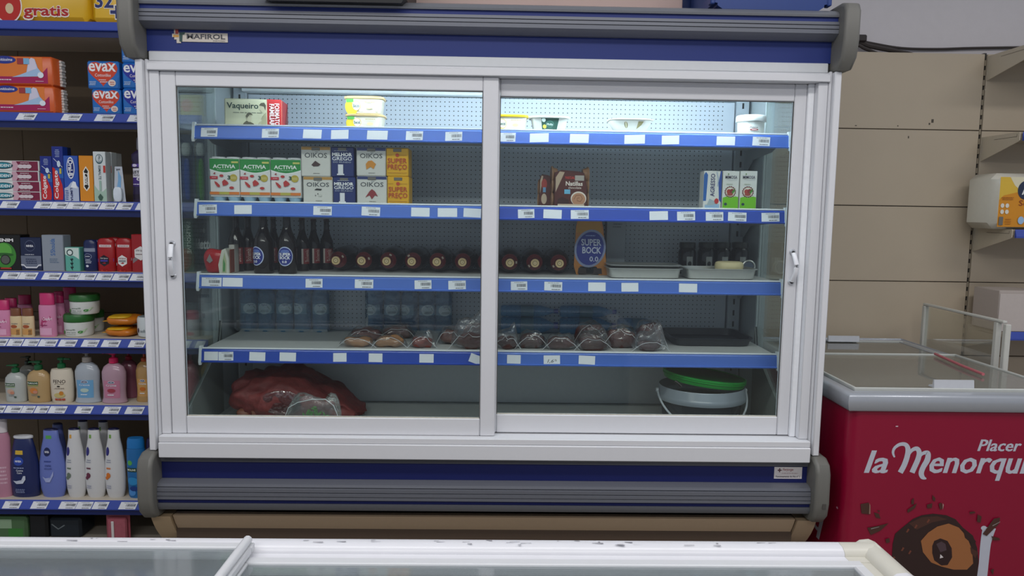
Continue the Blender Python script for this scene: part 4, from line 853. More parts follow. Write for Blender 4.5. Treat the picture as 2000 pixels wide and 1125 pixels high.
# chocolate dessert packs
def choc(label, x0, x1, yt, Y, rot, full):
    sl = slot(x0, x1, yt, Y, Z2); w, h = sl[3], sl[4]; d = .09
    t = thing('chocolate_dessert_pack', label, 'dessert', (sl[0], Y+d/2, Z2), rot, 'chocolate dessert packs')
    b = MB(); b.prism([(-w/2, .002), (w/2, .002), (w/2, h*.55), (w*.40, h*.93), (w*.2, h*.97), (-w*.30, h), (-w/2, h*.93)], 'y', -d/2+.006, d/2-.01, mat('#4c2420', .35, var=.06), None); b.build('sleeve', t, ang=30)
    for z in (.20, .58, .86)[: 3 if full else 2]:
        for s in (-1, 1):
            k = MB(); k.lathe([(d*.30, -.010), (d*.36, .006), (d*.42, .010), (d*.40, .014)], mat('#8c6a50', .35, var=.1), 18, xf=Matrix.Translation((s*(w/2-.004), 0, z*h)) @ Matrix.Rotation(s*math.pi/2, 4, 'Y')); k.build('cup', t)
    it = [('p', [(.03, .02), (.97, .02), (.97, .55), (.88, .90), (.2, .97), (.03, .9)], '#54241f'), ('p', [(.30, .94), (.03, .40), (.03, .80), (.15, .96)], '#b9a48c')]
    if full: it += [('t', 'Natillas', .34, .58, .86, .70, '#f0e6dc', {'b': .05}), ('t', 'chocolate', .42, .50, .82, .56, '#e6d8cc'), ('r', .62, .72, .90, .86, '#a9a49c'), ('t', 'PASCUAL', .32, .76, .62, .83, '#c23c34', {'b': .05}), ('r', .30, .36, .48, .48, '#6cb6d8'), ('e', .74, .24, .24, .19, '#e2d8cc'), ('e', .74, .22, .21, .17, '#b98868'), ('s', [(.60, .22), (.66, .32), (.80, .33), (.86, .24), (.80, .16), (.70, .18), (.70, .25), (.77, .26)], .02, '#8c5c40'), ('p', [(.08, .05), (.1, .22), (.24, .28), (.44, .20), (.44, .05)], '#3c1c18'), ('r', .1, .03, .92, .09, '#c9b8a4')]
    else: it += [('e', .4, .7, .25, .16, '#a23c34'), ('e', .4, .25, .25, .16, '#c9b49c'), ('r', .3, .45, .55, .6, '#6c9cc4')]
    q = MB(); decal(q, it, lambda u, v, e: (-w/2+u*w, -d/2+.006-e, v*h)); q.build('printed_front', t, smooth=False)
choc('chocolate dessert multipack with a swirl picture facing the door', 1082, 1146, 332, .20, .06, True)
choc('chocolate dessert multipack turned aside at the left of the swirl one', 1058, 1080, 340, .26, -.2, False)
# cream cartons
b0 = dict(group='small upright cartons')
def brick(label, x0, x1, items, col='#e2e4e0', yt=334):
    sl = slot(x0, x1, yt, .20, Z2); w, h = sl[3], sl[4]
    t = thing('cream_carton', label, 'carton', (sl[0], .23, Z2), 0, 'small upright cartons')
    b = MB(); b.box(-w/2, w/2, -.03, .03, 0, h, mat(col, .35, var=.02), .0015); b.build('carton', t)
    b = MB(); b.box(-w*.3, w*.3, -.012, .016, h, h+.0015, mat('#c9ccca', .4)); b.build('top_flap', t)
    q = MB(); decal(q, items, face_fn(w, .06, h)); q.build('printed_front', t, smooth=False)
brick('blue and white upright carton with sideways lettering and a red berry', 1374, 1409, [('p', [(0, .22), (.16, .22), (.22, .9), (.1, .98), (0, .9)], '#2864b0'), ('p', [(1, .18), (.88, .25), (.82, .7), (.92, 1), (1, 1)], '#2c50a4'), ('s', [(.70, .98), (.80, .8), (.78, .6)], .05, '#a9bcd0'),
    ('t', 'AGRESSO', .38, .34, .62, .93, '#2a2c6c', {'rot': 90, 'b': .03}), ('p', [(.1, .02), (.9, .02), (.9, .14), (.1, .12)], '#9cc0e0'), ('p', [(.2, .1), (.35, .28), (.7, .2), (.6, .12)], '#a9bcc4'), ('e', .74, .22, .12, .07, '#c23434')])
def mimosa(label, x0, x1):
    saw = []
    for i in range(32):
        a = 2*math.pi*i/32; r = 1 if i % 2 else .88; saw.append((.48+.36*r*math.cos(a), .46+.155*r*math.sin(a)))
    brick(label, x0, x1, [('p', saw, '#6c2a2a'), ('e', .48, .46, .28, .12, '#e2dccc'), ('e', .40, .47, .14, .06, '#b04038'), ('e', .58, .48, .13, .06, '#8c2c30'), ('p', [(.62, .4), (.78, .5), (.7, .54), (.56, .46)], '#4c8c34'), ('e', .46, .40, .18, .04, '#a84a3c'),
        ('p', [(.03, .02), (.97, .02), (.97, .33), (.78, .35), (.5, .31), (.25, .34), (.03, .31)], '#74c41c'), ('t', 'MIMOSA', .14, .80, .86, .88, '#3a3454', {'b': .02}), ('e', .32, .92, .04, .015, '#5c8c2c'), ('s', [(.2, .78), (.5, .76), (.86, .77)], .006, '#9c9cac'), ('l', .2, .64, .6, .68, 1, '#a9b49c'), ('e', .20, .145, .09, .035, '#1f3c4c'), ('s', [(.06, .03), (.94, .03)], .03, '#b4e06c')])
mimosa('white and lime green upright carton, middle of the three', 1411, 1443)
mimosa('white and lime green upright carton, rightmost of the three', 1445, 1478)
# --- third shelf
BROWN = mat('#150d0b', .12, var=.2); BP = [(.95, 0), (1, .02), (1, .48), (.95, .56), (.55, .70), (.42, .78), (.38, .93), (.40, .935), (.40, .955), (.37, .96)]
def beer(label, x0, x1, yt, Y, kind, rot=0.):
    sl = slot(x0, x1, yt, Y, Z3); w = sl[3]
    if kind == 'blue': it = [('e', .5, .305, .33, .165, '#b9c4e0'), ('e', .5, .305, .295, .148, '#1c2a84'), ('e', .5, .39, .18, .03, '#5c74b8'), ('t', 'SUPER', .27, .315, .73, .365, '#f0f2f8', {'b': .06}), ('t', 'BOCK', .29, .255, .71, .31, '#f0f2f8', {'b': .06}), ('t', '0.0', .40, .19, .58, .235, '#f0f2f8', {'b': .04})]
    else: it = [('r', .20, .14, .80, .44, '#8c2c2c'), ('r', .20, .14, .30, .44, '#c9c0b8'), ('t', 'Bohemia', .40, .18, .66, .42, '#d0b4ac', {'rot': 90, 'b': .03})]
    flask('beer_bottle', label, 'bottle', sl, BP, w, '#150d0b', ([(.44, .961), (.46, .965), (.43, .995), (.38, 1)], '#28367c' if kind == 'blue' else '#3a1c1a'), it, 'beer bottles', rot=rot, span=2.6, bodymat=BROWN, n=20, rough=.4)
beer('dark beer bottle with a blue oval label, left of the two', 489, 528, 416, .21, 'blue', -.55)
beer('dark beer bottle with a complete blue oval label, right of the two', 537, 574, 416, .205, 'blue', 0)
beer('dark beer bottle with a red label, farthest left', 441, 471, 418, .29, 'red', .5)
beer('dark beer bottle with a red label, second from the left', 466, 493, 420, .34, 'red', .35)
beer('dark beer bottle in the rear row between the two blue ovals', 518, 543, 424, .40, 'red', .1)
beer('dark beer bottle in the rear row right of the blue oval', 574, 600, 426, .36, 'red', .9)
beer('dark beer bottle in the rear row, fifth along', 597, 622, 428, .42, 'red', .8)
beer('dark beer bottle in the rear row nearest the lying bottles', 622, 648, 428, .44, 'red', .5)
# lying bottles, necks towards the doors
ords = ['leftmost of the ten lying bottles', 'second lying bottle from the left', 'third lying bottle from the left', 'fourth lying bottle from the left', 'fifth lying bottle from the left', 'sixth lying bottle, just before the middle stile', 'lying bottle half hidden by the middle stile', 'first lying bottle right of the middle stile', 'lying bottle two right of the middle stile', 'rightmost of the lying bottles, beside the cardboard carrier']
for i, px in enumerate((656, 706, 755, 804, 853, 903, 948, 996, 1045, 1093)):
    Y = .30; c = atY(px, 508, Y)
    t = thing('wine_bottle', ords[i]+', red and gold capsule facing out', 'bottle', (c.x, Y, Z3+.0505), 0, 'lying wine bottles')
    X90 = Matrix.Rotation(-math.pi/2, 4, 'X')
    b = MB(); b.lathe([(.020, .02), (.024, .05), (.040, .085), (.0500, .12), (.0500, .29), (.046, .30)], BROWN, 24, xf=X90); b.build('bottle', t)
    b = MB(); b.lathe([(.0165, 0), (.018, .003), (.0185, .02), (.030, .035), (.034, .052)], mat('#6c1a1c', .35, var=.15, scale=80), 24, xf=X90); b.build('capsule', t)
    b = MB(); b.lathe([(.0172, -.002), (.0172, -.0004)], mat('#b9a274', .35, var=.05), 20, xf=X90)
    decal(b, [('e', .5, .5, .30, .30, '#6c5a38'), ('e', .5, .5, .22, .22, '#c4b088'), ('t', 'W', .40, .42, .60, .58, '#5c4c30', {'b': .03})], lambda u, v, e: (-.0165+u*.033, -.0021-e, -.0165+v*.033)); b.build('seal_disc', t, smooth=False)
    b = MB(); a = (0.6, .3, 1.1, 2.2, .6, 1.5, .2, .0, 3.7, 3.7)[i]
    if i not in (5, 6): b.box(.019, .030, -.001, .0022, -.005, .005, mat('#a49a88', .5), xf=Matrix.Rotation(-a, 4, 'Y') @ Matrix.Translation((0, .028, 0))); b.build('paper_flag', t, smooth=False)
# cardboard carrier with the big blue oval
sl = slot(1126, 1192, 430, .34, Z3); w, h = sl[3], .235
t = thing('beer_carrier_box', 'orange cardboard beer carrier with a big blue oval label', 'box', (sl[0], .43, Z3), -.10)
b = MB()
b.prism([(-w*.5, .035), (-w*.42, 0), (-w*.36, 0), (-w*.32, .035), (w*.18, .035), (w*.24, 0), (w*.5, 0), (w*.42, .10), (w*.34, .20), (w*.28, h), (-w*.40, h), (-w*.46, .20)], 'y', -.07, .07, mat('#b9762c', .5, var=.12)); b.build('carton', t, smooth=False)
q = MB(); P = lambda u, v, e: (-w/2+u*w, -.07-e, v*h)
tl_ = lambda pts: pts
def oval(cx_, cy_, rx, ry, c, rt=-.22):
    return ('p', [(cx_+rx*math.cos(a)*math.cos(rt)-ry*h/w*math.sin(a)*math.sin(rt), cy_+(rx*w/h*math.cos(a)*math.sin(rt)+ry*math.sin(a)*math.cos(rt))) for a in [2*math.pi*i/28 for i in range(28)]], c)
decal(q, [('p', [(.04, .75), (.1, .99), (.74, .99), (.8, .75)], '#b8842c'), oval(.47, .47, .46, .34, '#8a94b4'), oval(.47, .47, .40, .30, '#20308c'), ('t', 'SUPER', .20, .52, .80, .64, '#c9cfe0', {'b': .05, 'arc': 0, 'i': -.1}), ('t', 'BOCK', .24, .38, .80, .50, '#c9cfe0', {'b': .05}), ('t', '0.0', .46, .24, .72, .33, '#d0d6e6', {'b': .03}), ('l', .30, .68, .62, .72, 1, '#8c9cd0'), ('p', [(.12, .02), (.14, .12), (.36, .12), (.38, .02)], '#2a1c18'), ('p', [(.58, .02), (.60, .12), (.82, .12), (.84, .02)], '#2a1c18')], P); q.build('printed_front', t, smooth=False)
carton('folded_board', 'pale grey printed carton standing right of the cardboard carrier', 'box', slot(1184, 1222, 424, .50, Z3), .06, '#8c96a0', [('l', .3, .80, .8, .90, 2, '#4c5460'), ('e', .25, .12, .12, .05, '#3c4658'), ('l', .45, .10, .85, .17, 2, '#3c4658')])
# trays
STEEL = mat('#c6c8c5', .3, .7, var=.05)
def tray(name, label, x0, x1, yt, Y, dz, depth, d=.17, m=STEEL, Z=None, g='steel trays'):
    Zb = (Z if Z else Z3)+dz; a = atY(x0, yt, Y).x; c = atY(x1, yt, Y).x; w = c-a
    t = thing(name, label, 'tray', ((a+c)/2, Y+d/2, Zb), 0, g)
    b = MB(); n = 40
    def ring(f, z):
        vs = []
        for k in range(n):
            an = 2*math.pi*k/n; co, si = math.cos(an), math.sin(an); e = .28
            vs.append((math.copysign(abs(co)**e, co)*(w/2-f), math.copysign(abs(si)**e, si)*(d/2-f), z))
        return vs
    rs = [(.022, 0), (.014, .004), (.008, depth-.003), (0, depth), (0, depth+.002), (.010, depth+.002), (.0155, .006), (.023, .0025)]
    vs = []
    for f, z in rs: vs += ring(f, z)
    fs = [[j*n+k, j*n+(k+1) % n, (j+1)*n+(k+1) % n, (j+1)*n+k] for j in range(len(rs)-1) for k in range(n)]+[list(range(n))[::-1], [(len(rs)-1)*n+k for k in range(n)]]
    b.add(vs, fs, m); b.build('tray', t, ang=50); return t
tray('steel_tray', 'shallow steel tray, lower of the nested pair', 1188, 1338, 520, .20, 0, .040)
tray('steel_tray', 'shallow steel tray, upper of the nested pair', 1190, 1336, 520, .205, .0425, .010)
tray('steel_tray', 'shallow steel tray holding the round cheese', 1341, 1486, 520, .20, 0, .042)
ch = atY(1423, 520, .28)
t = thing('round_cheese', 'pale round cheese on the right-hand steel tray', 'cheese', (ch.x, .275, Z3+.046-.012))
b = MB(); b.lathe([(.050, 0), (.0565, .006), (.058, .020), (.055, .032), (.045, .036)], mat('#d3c79c', .5, var=.05), 32, 1, .85); b.build('cheese', t)
b = MB(); b.lathe([(.056, -.0025), (.060, -.002), (.060, -.0005), (.056, -.0003)], mat('#dfe0dc', .5), 32, 1, .85); b.build('paper_disc', t)
t = thing('steel_ring_lid', 'steel swing-top ring leaning behind the cheese', 'ring', (atY(1462, 520, .40).x, .40, Z3+.040)); b = MB()
b.tube([(.026*math.cos(a), 0, .026*math.sin(a)) for a in [2*math.pi*i/24 for i in range(25)]], .004, STEEL, 8); b.build('ring', t)
b = MB(); b.lathe([(.020, -.002), (.021, .002)], mat('#6a7484', .3, .4), 24, xf=Matrix.Rotation(math.pi/2, 4, 'X')); b.build('disc', t)
for i, (px, lb) in enumerate(((1346, 'dark jar with a white label, leftmost of four behind the trays'), (1384, 'dark jar with a white label, second of four behind the trays'), (1415, 'dark jar with a white label, third of four behind the trays'), (1450, 'dark jar at the right end behind the trays'))):
    sl = slot(px-17, px+17, 474, .46, Z3)
    flask('glass_jar', lb, 'jar', sl, [(.95, 0), (1, .03), (1, .70), (.85, .80), (.82, .82)], sl[3], '#191a1c', ([(.90, .825), (.92, .84), (.92, .97), (.88, 1)], '#1a1f1c'), [('r', .38, .12, .70, .68, '#8c9090'), ('e', .54, .40, .10, .10, '#2c2e30')], 'dark jars', rough=.2, bodymat=mat('#101214', .15))
# bread bag and red bag at the left end
sl = slot(391, 432, 487, .20, Z3)
t = thing('snack_bag', 'shiny red snack bag with a grey drop mark at the left end', 'bag', (sl[0]+.004, .25, Z3)); b = MB()
b.blob(sl[3]*1.08, .07, sl[4], mat('#b01c20', .2, var=.12, scale=30), amp=.012, fr=20, seed=4); b.build('bag', t, ang=70)
q = MB(); decal(q, [('p', [(.2, .45), (.35, .85), (.5, .45), (.35, .30)], '#8c8684')], lambda u, v, e: (-sl[3]/2+u*sl[3], -.0385-e, .02+v*sl[4]*.7)); q.build('printed_mark', t, smooth=False)
sl = slot(426, 447, 485, .185, Z3)
t = thing('filled_roll_pack', 'white and green wrapped sandwich wedge beside the red bag', 'pack', (sl[0], .215, Z3)); b = MB(); w, h = sl[3], sl[4]
b.prism([(-w*.4, 0), (w*.5, 0), (w*.48, h*.6), (w*.2, h), (-w*.15, h*.93), (-w*.5, h*.35)], 'y', -.03, .03, mat('#c4c6b8', .4, var=.06)); b.build('wrapper', t, smooth=False)
q = MB(); decal(q, [('p', [(.35, .05), (.75, .05), (.78, .5), (.6, .85), (.4, .5)], '#a3ae88'), ('p', [(.42, .1), (.62, .1), (.66, .4), (.5, .6)], '#4c8a4c')], lambda u, v, e: (-w/2+u*w, -.03-e, v*h)); q.build('printed_front', t, smooth=False)
b = MB(); b.box(-.002, .0, -.02, .08, .004, h*.95, mat('#7c4030', .4)); b.build('fold', t, loc=(w*.55, 0, 0))
carton('paper_box', 'narrow white box behind the sandwich wedge', 'box', slot(447, 458, 478, .24, Z3), .05, '#b0aea8', [('t', 'bollo', .3, .2, .8, .8, '#6c6a66', {'rot': 90})])

# --- fourth shelf: water and vacuum packed food
WB = clear((.55, .80, .95), gloss=.10, rough=.1, bump=.3, scale=50, body='#6cb0e0', bodyfac=.34)
WP = [(.80, 0), (.95, .02), (1, .06), (.94, .12), (1, .16), (1, .34), (.97, .36), (.97, .58), (1, .60), (.98, .70), (.70, .82), (.36, .92), (.36, .95)]
def water(label, px, Y, col='#6d8a98', z=Z4, rot=0.):
    c = atY(px, 648, Y)
    t = thing('water_bottle', label, 'bottle', (c.x, Y, z), rot, 'water bottles at the back of the shelf')
    H = .235; R = .038; P = [(r*R, q*H) for r, q in WP]
    b = MB(); b.lathe(P, WB, 18); b.build('bottle', t)
    b = MB(); b.lathe([(.0145, .952*H), (.015, .96*H), (.015, .995*H)], mat('#3c6ca8', .4), 12); b.build('cap', t)
    q = MB(); decal(q, [('r', 0, 0, 1, 1, '#8cb0c6'), ('e', .5, .5, .32, .55, '#d6e6ec'), ('p', [(.28, .45), (.45, .80), (.55, .62), (.66, .72), (.74, .45)], '#4c7c50'), ('t', 'Agua', .36, .80, .64, .95, '#2c4a8c', {'i': .2}), ('l', .30, .15, .70, .38, 3, '#4c6478')], round_fn(P, 1, 1, 2.6, .37, .57), nseg=8, eps=.0006); q.build('printed_label', t, smooth=False)
    return t
wl = ['far left', 'second from the left', 'third from the left', 'fourth from the left', 'fifth from the left']
for i, px in enumerate((487, 522, 557, 592, 627)): water('pale blue water bottle in the left pack, %s' % wl[i], px, .585, rot=(.5, 0, .3, -.6, .2)[i])
for i, px in enumerate((732, 766, 800, 834, 866)): water('pale blue water bottle in the middle pack, %s' % wl[i], px, .585, rot=(-.5, .1, -.7, .2, .3)[i])
for x0, x1, lb in ((462, 650, 'left'), (716, 884, 'middle')):
    a = atY(x0, 640, .585).x; c = atY(x1, 640, .585).x
    b = MB(); b.box(a, c, .540, .631, Z4+.001, Z4+.225, clear((.93, .96, .97), gloss=.13, rough=.12, bump=.5, scale=30, body='#8ca4b4', bodyfac=.06), .015)
    tag(b.build('shrink_film', None), 'clear shrink film around the %s pack of water bottles' % lb, 'film', 'shrink films')
for i, (x0, x1) in enumerate(((978, 1092), (1094, 1206), (1208, 1290))):
    a = atY(x0, 640, .56).x; c = atY(x1, 640, .56).x; L = c-a
    for k, (yy, zz) in enumerate(((.585, .039), (.555, .1035))):
        pos = ('lower', 'upper')[k]
        if i == 2 and k == 1: continue
        t = thing('water_bottle', 'water bottle lying sideways, %s one of the %s stack right of the stile' % (pos, ('first', 'second', 'third')[i]), 'bottle', (a, .585, Z4+(.039 if k == 0 else .104)), 0, 'lying water bottles')
        RY = Matrix.Rotation(math.pi/2, 4, 'Y'); R = .038 if k == 0 else .0265
        b = MB(); b.lathe([(r*R, q*L*.96) for r, q in WP], WB, 16, xf=RY); b.build('bottle', t)
        b = MB(); b.lathe([(.0145*R/.038, .913*L), (.015*R/.038, .93*L), (.015*R/.038, .985*L)], mat('#2c4ca0', .4), 12, xf=RY); b.build('cap', t)
        b = MB(); b.lathe([(R+.0006, L*.34), (R+.0006, L*.56)], mat('#5c8298', .4, var=.15, scale=40), 16, xf=RY, caps=False); b.build('printed_label', t)
# vacuum packs
def vac(label, x0, x1, yt, Y, dz, col, d, seed, film=1.25, filmh=1.1, name='vacuum_pack', p=.7, rot=0., peak=None, var=.25):
    sl = slot(x0, x1, yt, Y, Z4+dz); w, h = sl[3], sl[4]
    t = thing(name, label, 'food', (sl[0], Y+d/2, Z4+dz), rot, 'vacuum packed meats')
    b = MB(); b.blob(w*1.04, d*.85, h*.97, mat(col, .45, var=var, scale=70, bump=.4), 28, 14, p, amp=.016, fr=34, seed=seed); b.build('meat', t, ang=80)
    b = MB()
    def fn(q):
        e = max(0, abs(q.x)/(w*film/2)-.62); q.z = q.z*(1-e*1.3)+.001; q.z += .010*noise.noise(Vector((q.x*38, q.y*30, seed)))*(1 if q.z > .01 else .2)
        if peak: q.z += peak*math.exp(-((q.x-w*.42)/.02)**2)*(q.z/h)
        return q
    b.blob(w*film, d*1.08, h*filmh, FILM, 40, 18, .6, amp=.010, fr=35, seed=seed+9, fn=fn); b.build('clear_bag', t, ang=80)
    b = MB(); R_ = random.Random(seed); pts = [(-w*film*.56, -d*.50, .0015)]
    for i in range(1, 9):
        u = i/9; pts.append(((-1+2*u)*w*film*.50*(1+.1*math.sin(seed+5*u)), -d*.52-.004*math.sin(9*u+seed), .003+h*(1.02*math.sin(math.pi*u)**.6)*(.75+.3*R_.random())))
    pts.append((w*film*.58, -d*.50, .0015)); b.tube(pts, .0013, mat('#b4b8bc', .3), 6); b.build('sealed_edge', t)
vac('vacuum packed pale sausage disc, farthest left on the shelf', 670, 722, 661, .20, 0, '#a8784c', .07, 1, 1.3, var=.06)
vac('vacuum packed pale sausage disc, second on the shelf', 735, 785, 660, .20, 0, '#a8784c', .07, 2, 1.25, var=.06)
vac('reddish cured strip in clear film behind the pale discs', 684, 742, 644, .34, 0, '#74423c', .08, 3, 1.3)
vac('dark cured piece in clear film behind the second disc', 748, 800, 640, .40, 0, '#6a4640', .08, 4, 1.3)
vac('knobbly red-brown chorizo in clear film', 806, 842, 660, .20, 0, '#7f3121', .06, 5, 1.45, 1.15, peak=.02)
vac('smooth brown cured piece behind crumpled film', 862, 894, 646, .28, 0, '#6c3324', .08, 6, 1.5, 1.15)
vac('large brown cured ball left of the middle stile', 908, 958, 634, .34, 0, '#6c2c1c', .09, 7, 1.1)
vac('crumpled shiny bag with brown meat left of the middle stile', 893, 945, 652, .18, 0, '#59291c', .07, 8, 1.5, 1.9, peak=.02)
vac('brown meat in a folded bag just right of the middle stile', 972, 1006, 658, .19, 0, '#462019', .07, 9, 1.5, 1.4, peak=.02)
vac('dark vacuum packed meat, second right of the middle stile', 1016, 1062, 656, .21, 0, '#461e18', .08, 10, 1.3, 1.25)
vac('dark vacuum packed meat, third right of the middle stile', 1070, 1120, 660, .19, 0, '#4b1e16', .07, 11, 1.3, 1.2)
vac('dark vacuum packed meat in front of the stacked one', 1134, 1186, 660, .18, 0, '#461e18', .07, 12, 1.35, 1.35, peak=.015)
vac('round brown meat rising behind the front packs', 1128, 1182, 636, .34, 0, '#572015', .09, 13, 1.15)
vac('brown vacuum packed meat, second from the right', 1186, 1244, 646, .24, 0, '#542016', .08, 14, 1.25, 1.2)
vac('brown vacuum packed meat at the right end of the row', 1248, 1294, 634, .26, 0, '#571e12', .08, 15, 1.3, 1.15)
vac('low dark meat slice in a flared bag at the front right', 1250, 1292, 668, .18, 0, '#461d15', .06, 16, 1.6, 1.9, peak=.02)
tray('dark_tray', 'large dark plastic tray at the right end of the lowest shelf', 1314, 1478, 662, .30, 0, .032, d=.30, m=mat('#22262a', .3), Z=Z4, g=None)
# --- pan
c0 = atY(448, 760, .30).x; c1 = atY(702, 760, .30).x; W = c1-c0
NET = mat('#7a3230', .6, var=.4, bump=1.0, scale=45)
t = thing('vegetable_sack', 'large red mesh sack of vegetables lying in the bottom of the fridge', 'sack', ((c0+c1)/2, .405, Z5))
def sack(q):
    u = q.x/W+.5; tp = 1-.72*max(0, u-.42)**1.15/.53; q.z *= max(.12, tp); q.y *= max(.25, 1-.6*max(0, u-.5))
    if q.z > .02:
        q.z += .018*noise.noise(Vector((q.x*16, q.y*16, 3))); k = q.x*34-q.z*30+3*noise.noise(q*9); q.y -= .010*abs(math.sin(k)); q.z += .007*math.sin(k*.7)
    return q
b = MB(); b.blob(W, .35, .205, NET, 84, 36, .62, amp=.030, fr=19, seed=8, fn=sack); b.build('mesh_bag', t, ang=80)
for i, (x, y, z, r) in enumerate(((-.20, -.185, .035, .030), (-.14, -.19, .04, .028), (-.07, -.185, .05, .03), (-.18, -.16, .10, .03), (-.10, -.165, .11, .028), (-.02, -.17, .04, .028))):
    b = MB(); b.blob(r*2, r*1.8, r*1.7, mat('#7c4a38', .5, var=.3, scale=40), 14, 8, .9, amp=.006, fr=40, seed=i, xf=Matrix.Translation((x, y+.05, z-r*.8))); b.build('vegetable', t)
sk = MB(); sk.blob(.16, .012, .10, clear((.95, .9, .9), gloss=.3, rough=.1, bump=1., scale=30), 16, 8, .8, amp=.01, xf=Matrix.Translation((-.03, -.182, .05))); sk.build('clear_tag', t, ang=80)
sl = slot(553, 661, 784, .10, Z5); w, h = sl[3], sl[4]
t = thing('herb_bag', 'small open clear bag with green herbs in front of the red sack', 'bag', (sl[0], .155, Z5+.055))
# rests on the front sill ledge
t.location.z = Z5; 
b = MB()
n = 40; vs = []
for j, (f, z) in enumerate(((.78, .0), (.98, .03), (1., .55), (.93, .85), (.80, 1.0), (.60, 1.02))):
    for k in range(n):
        a = 2*math.pi*k/n; zz = z*h*(1+.10*math.sin(3*a+1)*z)+.008*noise.noise(Vector((math.cos(a)*3, math.sin(a)*3, j)))*z
        vs.append((f*w/2*math.cos(a), f*.05*math.sin(a)*(1 if math.sin(a) > 0 else .7), max(.0005, zz)))
b.add(vs, [[j*n+k, j*n+(k+1) % n, (j+1)*n+(k+1) % n, (j+1)*n+k] for j in range(5) for k in range(n)]+[list(range(n))[::-1]], clear((.93, .95, .95), gloss=.14, rough=.12, bump=.8, scale=40, body='#dfe6e6', bodyfac=.07)); b.build('clear_bag', t, ang=80)
b = MB(); rr = random.Random(5)
for i in range(150):
    x = rr.gauss(.012, w*.16); x = max(-w*.36, min(w*.36, x)); y = rr.uniform(-.025, .025); z = rr.uniform(.01, h*(.72-.5*abs(x)/(w*.5))); a = rr.uniform(0, 6.3); s = rr.uniform(.006, .012)
    p = Vector((x, y, z)); d1 = Vector((math.cos(a), rr.uniform(-.3, .3), math.sin(a)))*s; d2 = Vector((-math.sin(a), .3, math.cos(a)))*s*.35
    b.add([p-d1, p-d2, p+d1, p+d2], [[0, 1, 2, 3]], mat('#4fa038', .5, var=.35, scale=90))
o = b.build('herb_leaves', t, smooth=False)
a_ = [(-.50, .0), (-.50, .45), (-.42, .78), (-.25, .93), (0, 1.02), (.25, 1.03), (.40, .85), (.50, .45), (.52, 0)]
k_ = MB(); k_.tube([(u*w, -.040, .001+v*h) for u, v in a_], .0016, mat('#c9cfd0', .3), 6); k_.build('bag_edge', t); o['kind'] = 'stuff'
# bucket with tilted green lid
c = atY(1369, 780, .29); RB = (atY(1456, 770, .29).x-atY(1283, 770, .29).x)/2*.985
t = thing('plastic_bucket', 'clear plastic bucket with white bail handle at the right end of the pan', 'bucket', (c.x, .29, Z5))
PLA = clear((.70, .74, .76), gloss=.13, rough=.15, body='#3c4450', bodyfac=.45)
BH = .178
b = MB(); b.lathe([(RB*.80, 0), (RB*.84, .004), (RB*.90, BH*.66)], PLA, 48, 1, .92); b.build('body', t)
b = MB(); b.lathe([(RB*.905, BH*.66), (RB*.985, BH*.68), (RB, BH*.74), (RB*.985, BH*.80), (RB*.97, BH*.82), (RB*.965, BH*.98), (RB*.95, BH)], clear((.8, .85, .87), gloss=.2, rough=.2, body='#a3aeb8', bodyfac=.60), 48, 1, .92, caps=False); b.build('rim', t)
b = MB(); b.tube([(-RB*1.01*math.cos(a), -RB*.93*math.sin(a)*.92-.004, BH*.86-.13*math.sin(a)) for a in [math.pi*i/24 for i in range(25)]], .0042, mat('#b9c0c6', .35), 8); b.build('bail_handle', t)
for s in (-1, 1):
    b = MB(); b.lathe([(.009, 0), (.009, .010)], mat('#b9c0c6', .35), 12, xf=Matrix.Translation((s*(RB*.985), 0, BH*.86)) @ Matrix.Rotation(s*math.pi/2, 4, 'Y')); b.build('ear', t)
q = MB(); P_ = [(RB*.84, .004), (RB*.90, BH*.66)]
decal(q, [('r', .42, .25, .96, .66, '#1a1c20'), ('r', .63, .25, .80, .60, '#a4744c'), ('r', .80, .25, .92, .66, '#a3a9b4'), ('t', 'Cuor', .43, .36, .53, .50, '#e6e6e2', {'i': .3}), ('l', .82, .24, .90, .40, 3, '#6c7480')], lambda u, v, e: ((RB*(.84+.06*v)+e+.0008)*math.sin((u-.5)*2.2), -(RB*(.84+.06*v)*.92+e+.0008)*math.cos((u-.5)*2.2), v*BH*.66), nseg=14); q.build('printed_label', t, smooth=False)
t = thing('green_lid', 'bright green round lid resting tilted on the clear bucket', 'lid', (c.x+.006, .285, Z5+BH+.016)); t.rotation_euler = (math.radians(-1), math.radians(6.5), 0)
GR = mat('#138a34', .35, var=.03); RL = (atY(1455, 750, .29).x-atY(1296, 750, .29).x)/2
b = MB(); b.lathe([(RL*.955, 0), (RL*.965, .002), (RL*.97, .014), (RL, .016), (RL, .020), (RL*.985, .0215), (RL, .023), (RL, .030), (RL*.975, .031), (RL*.96, .026), (RL*.90, .0235)], GR, 56, 1, .92); b.build('lid', t)
b = MB(); b.lathe([(RL*.93, .0262), (RL*.92, .0268)], mat('#0a4a22', .5), 48, 1, .92); b.build('lid_top', t)
b = MB(); b.tube([(-RL*.86+i*.007, -RL*.62+.000-i*.002, .004-.012*(i/3)**1.3) for i in range(5)], .006, mat('#0e1012', .4), 8); b.build('black_tab', t)
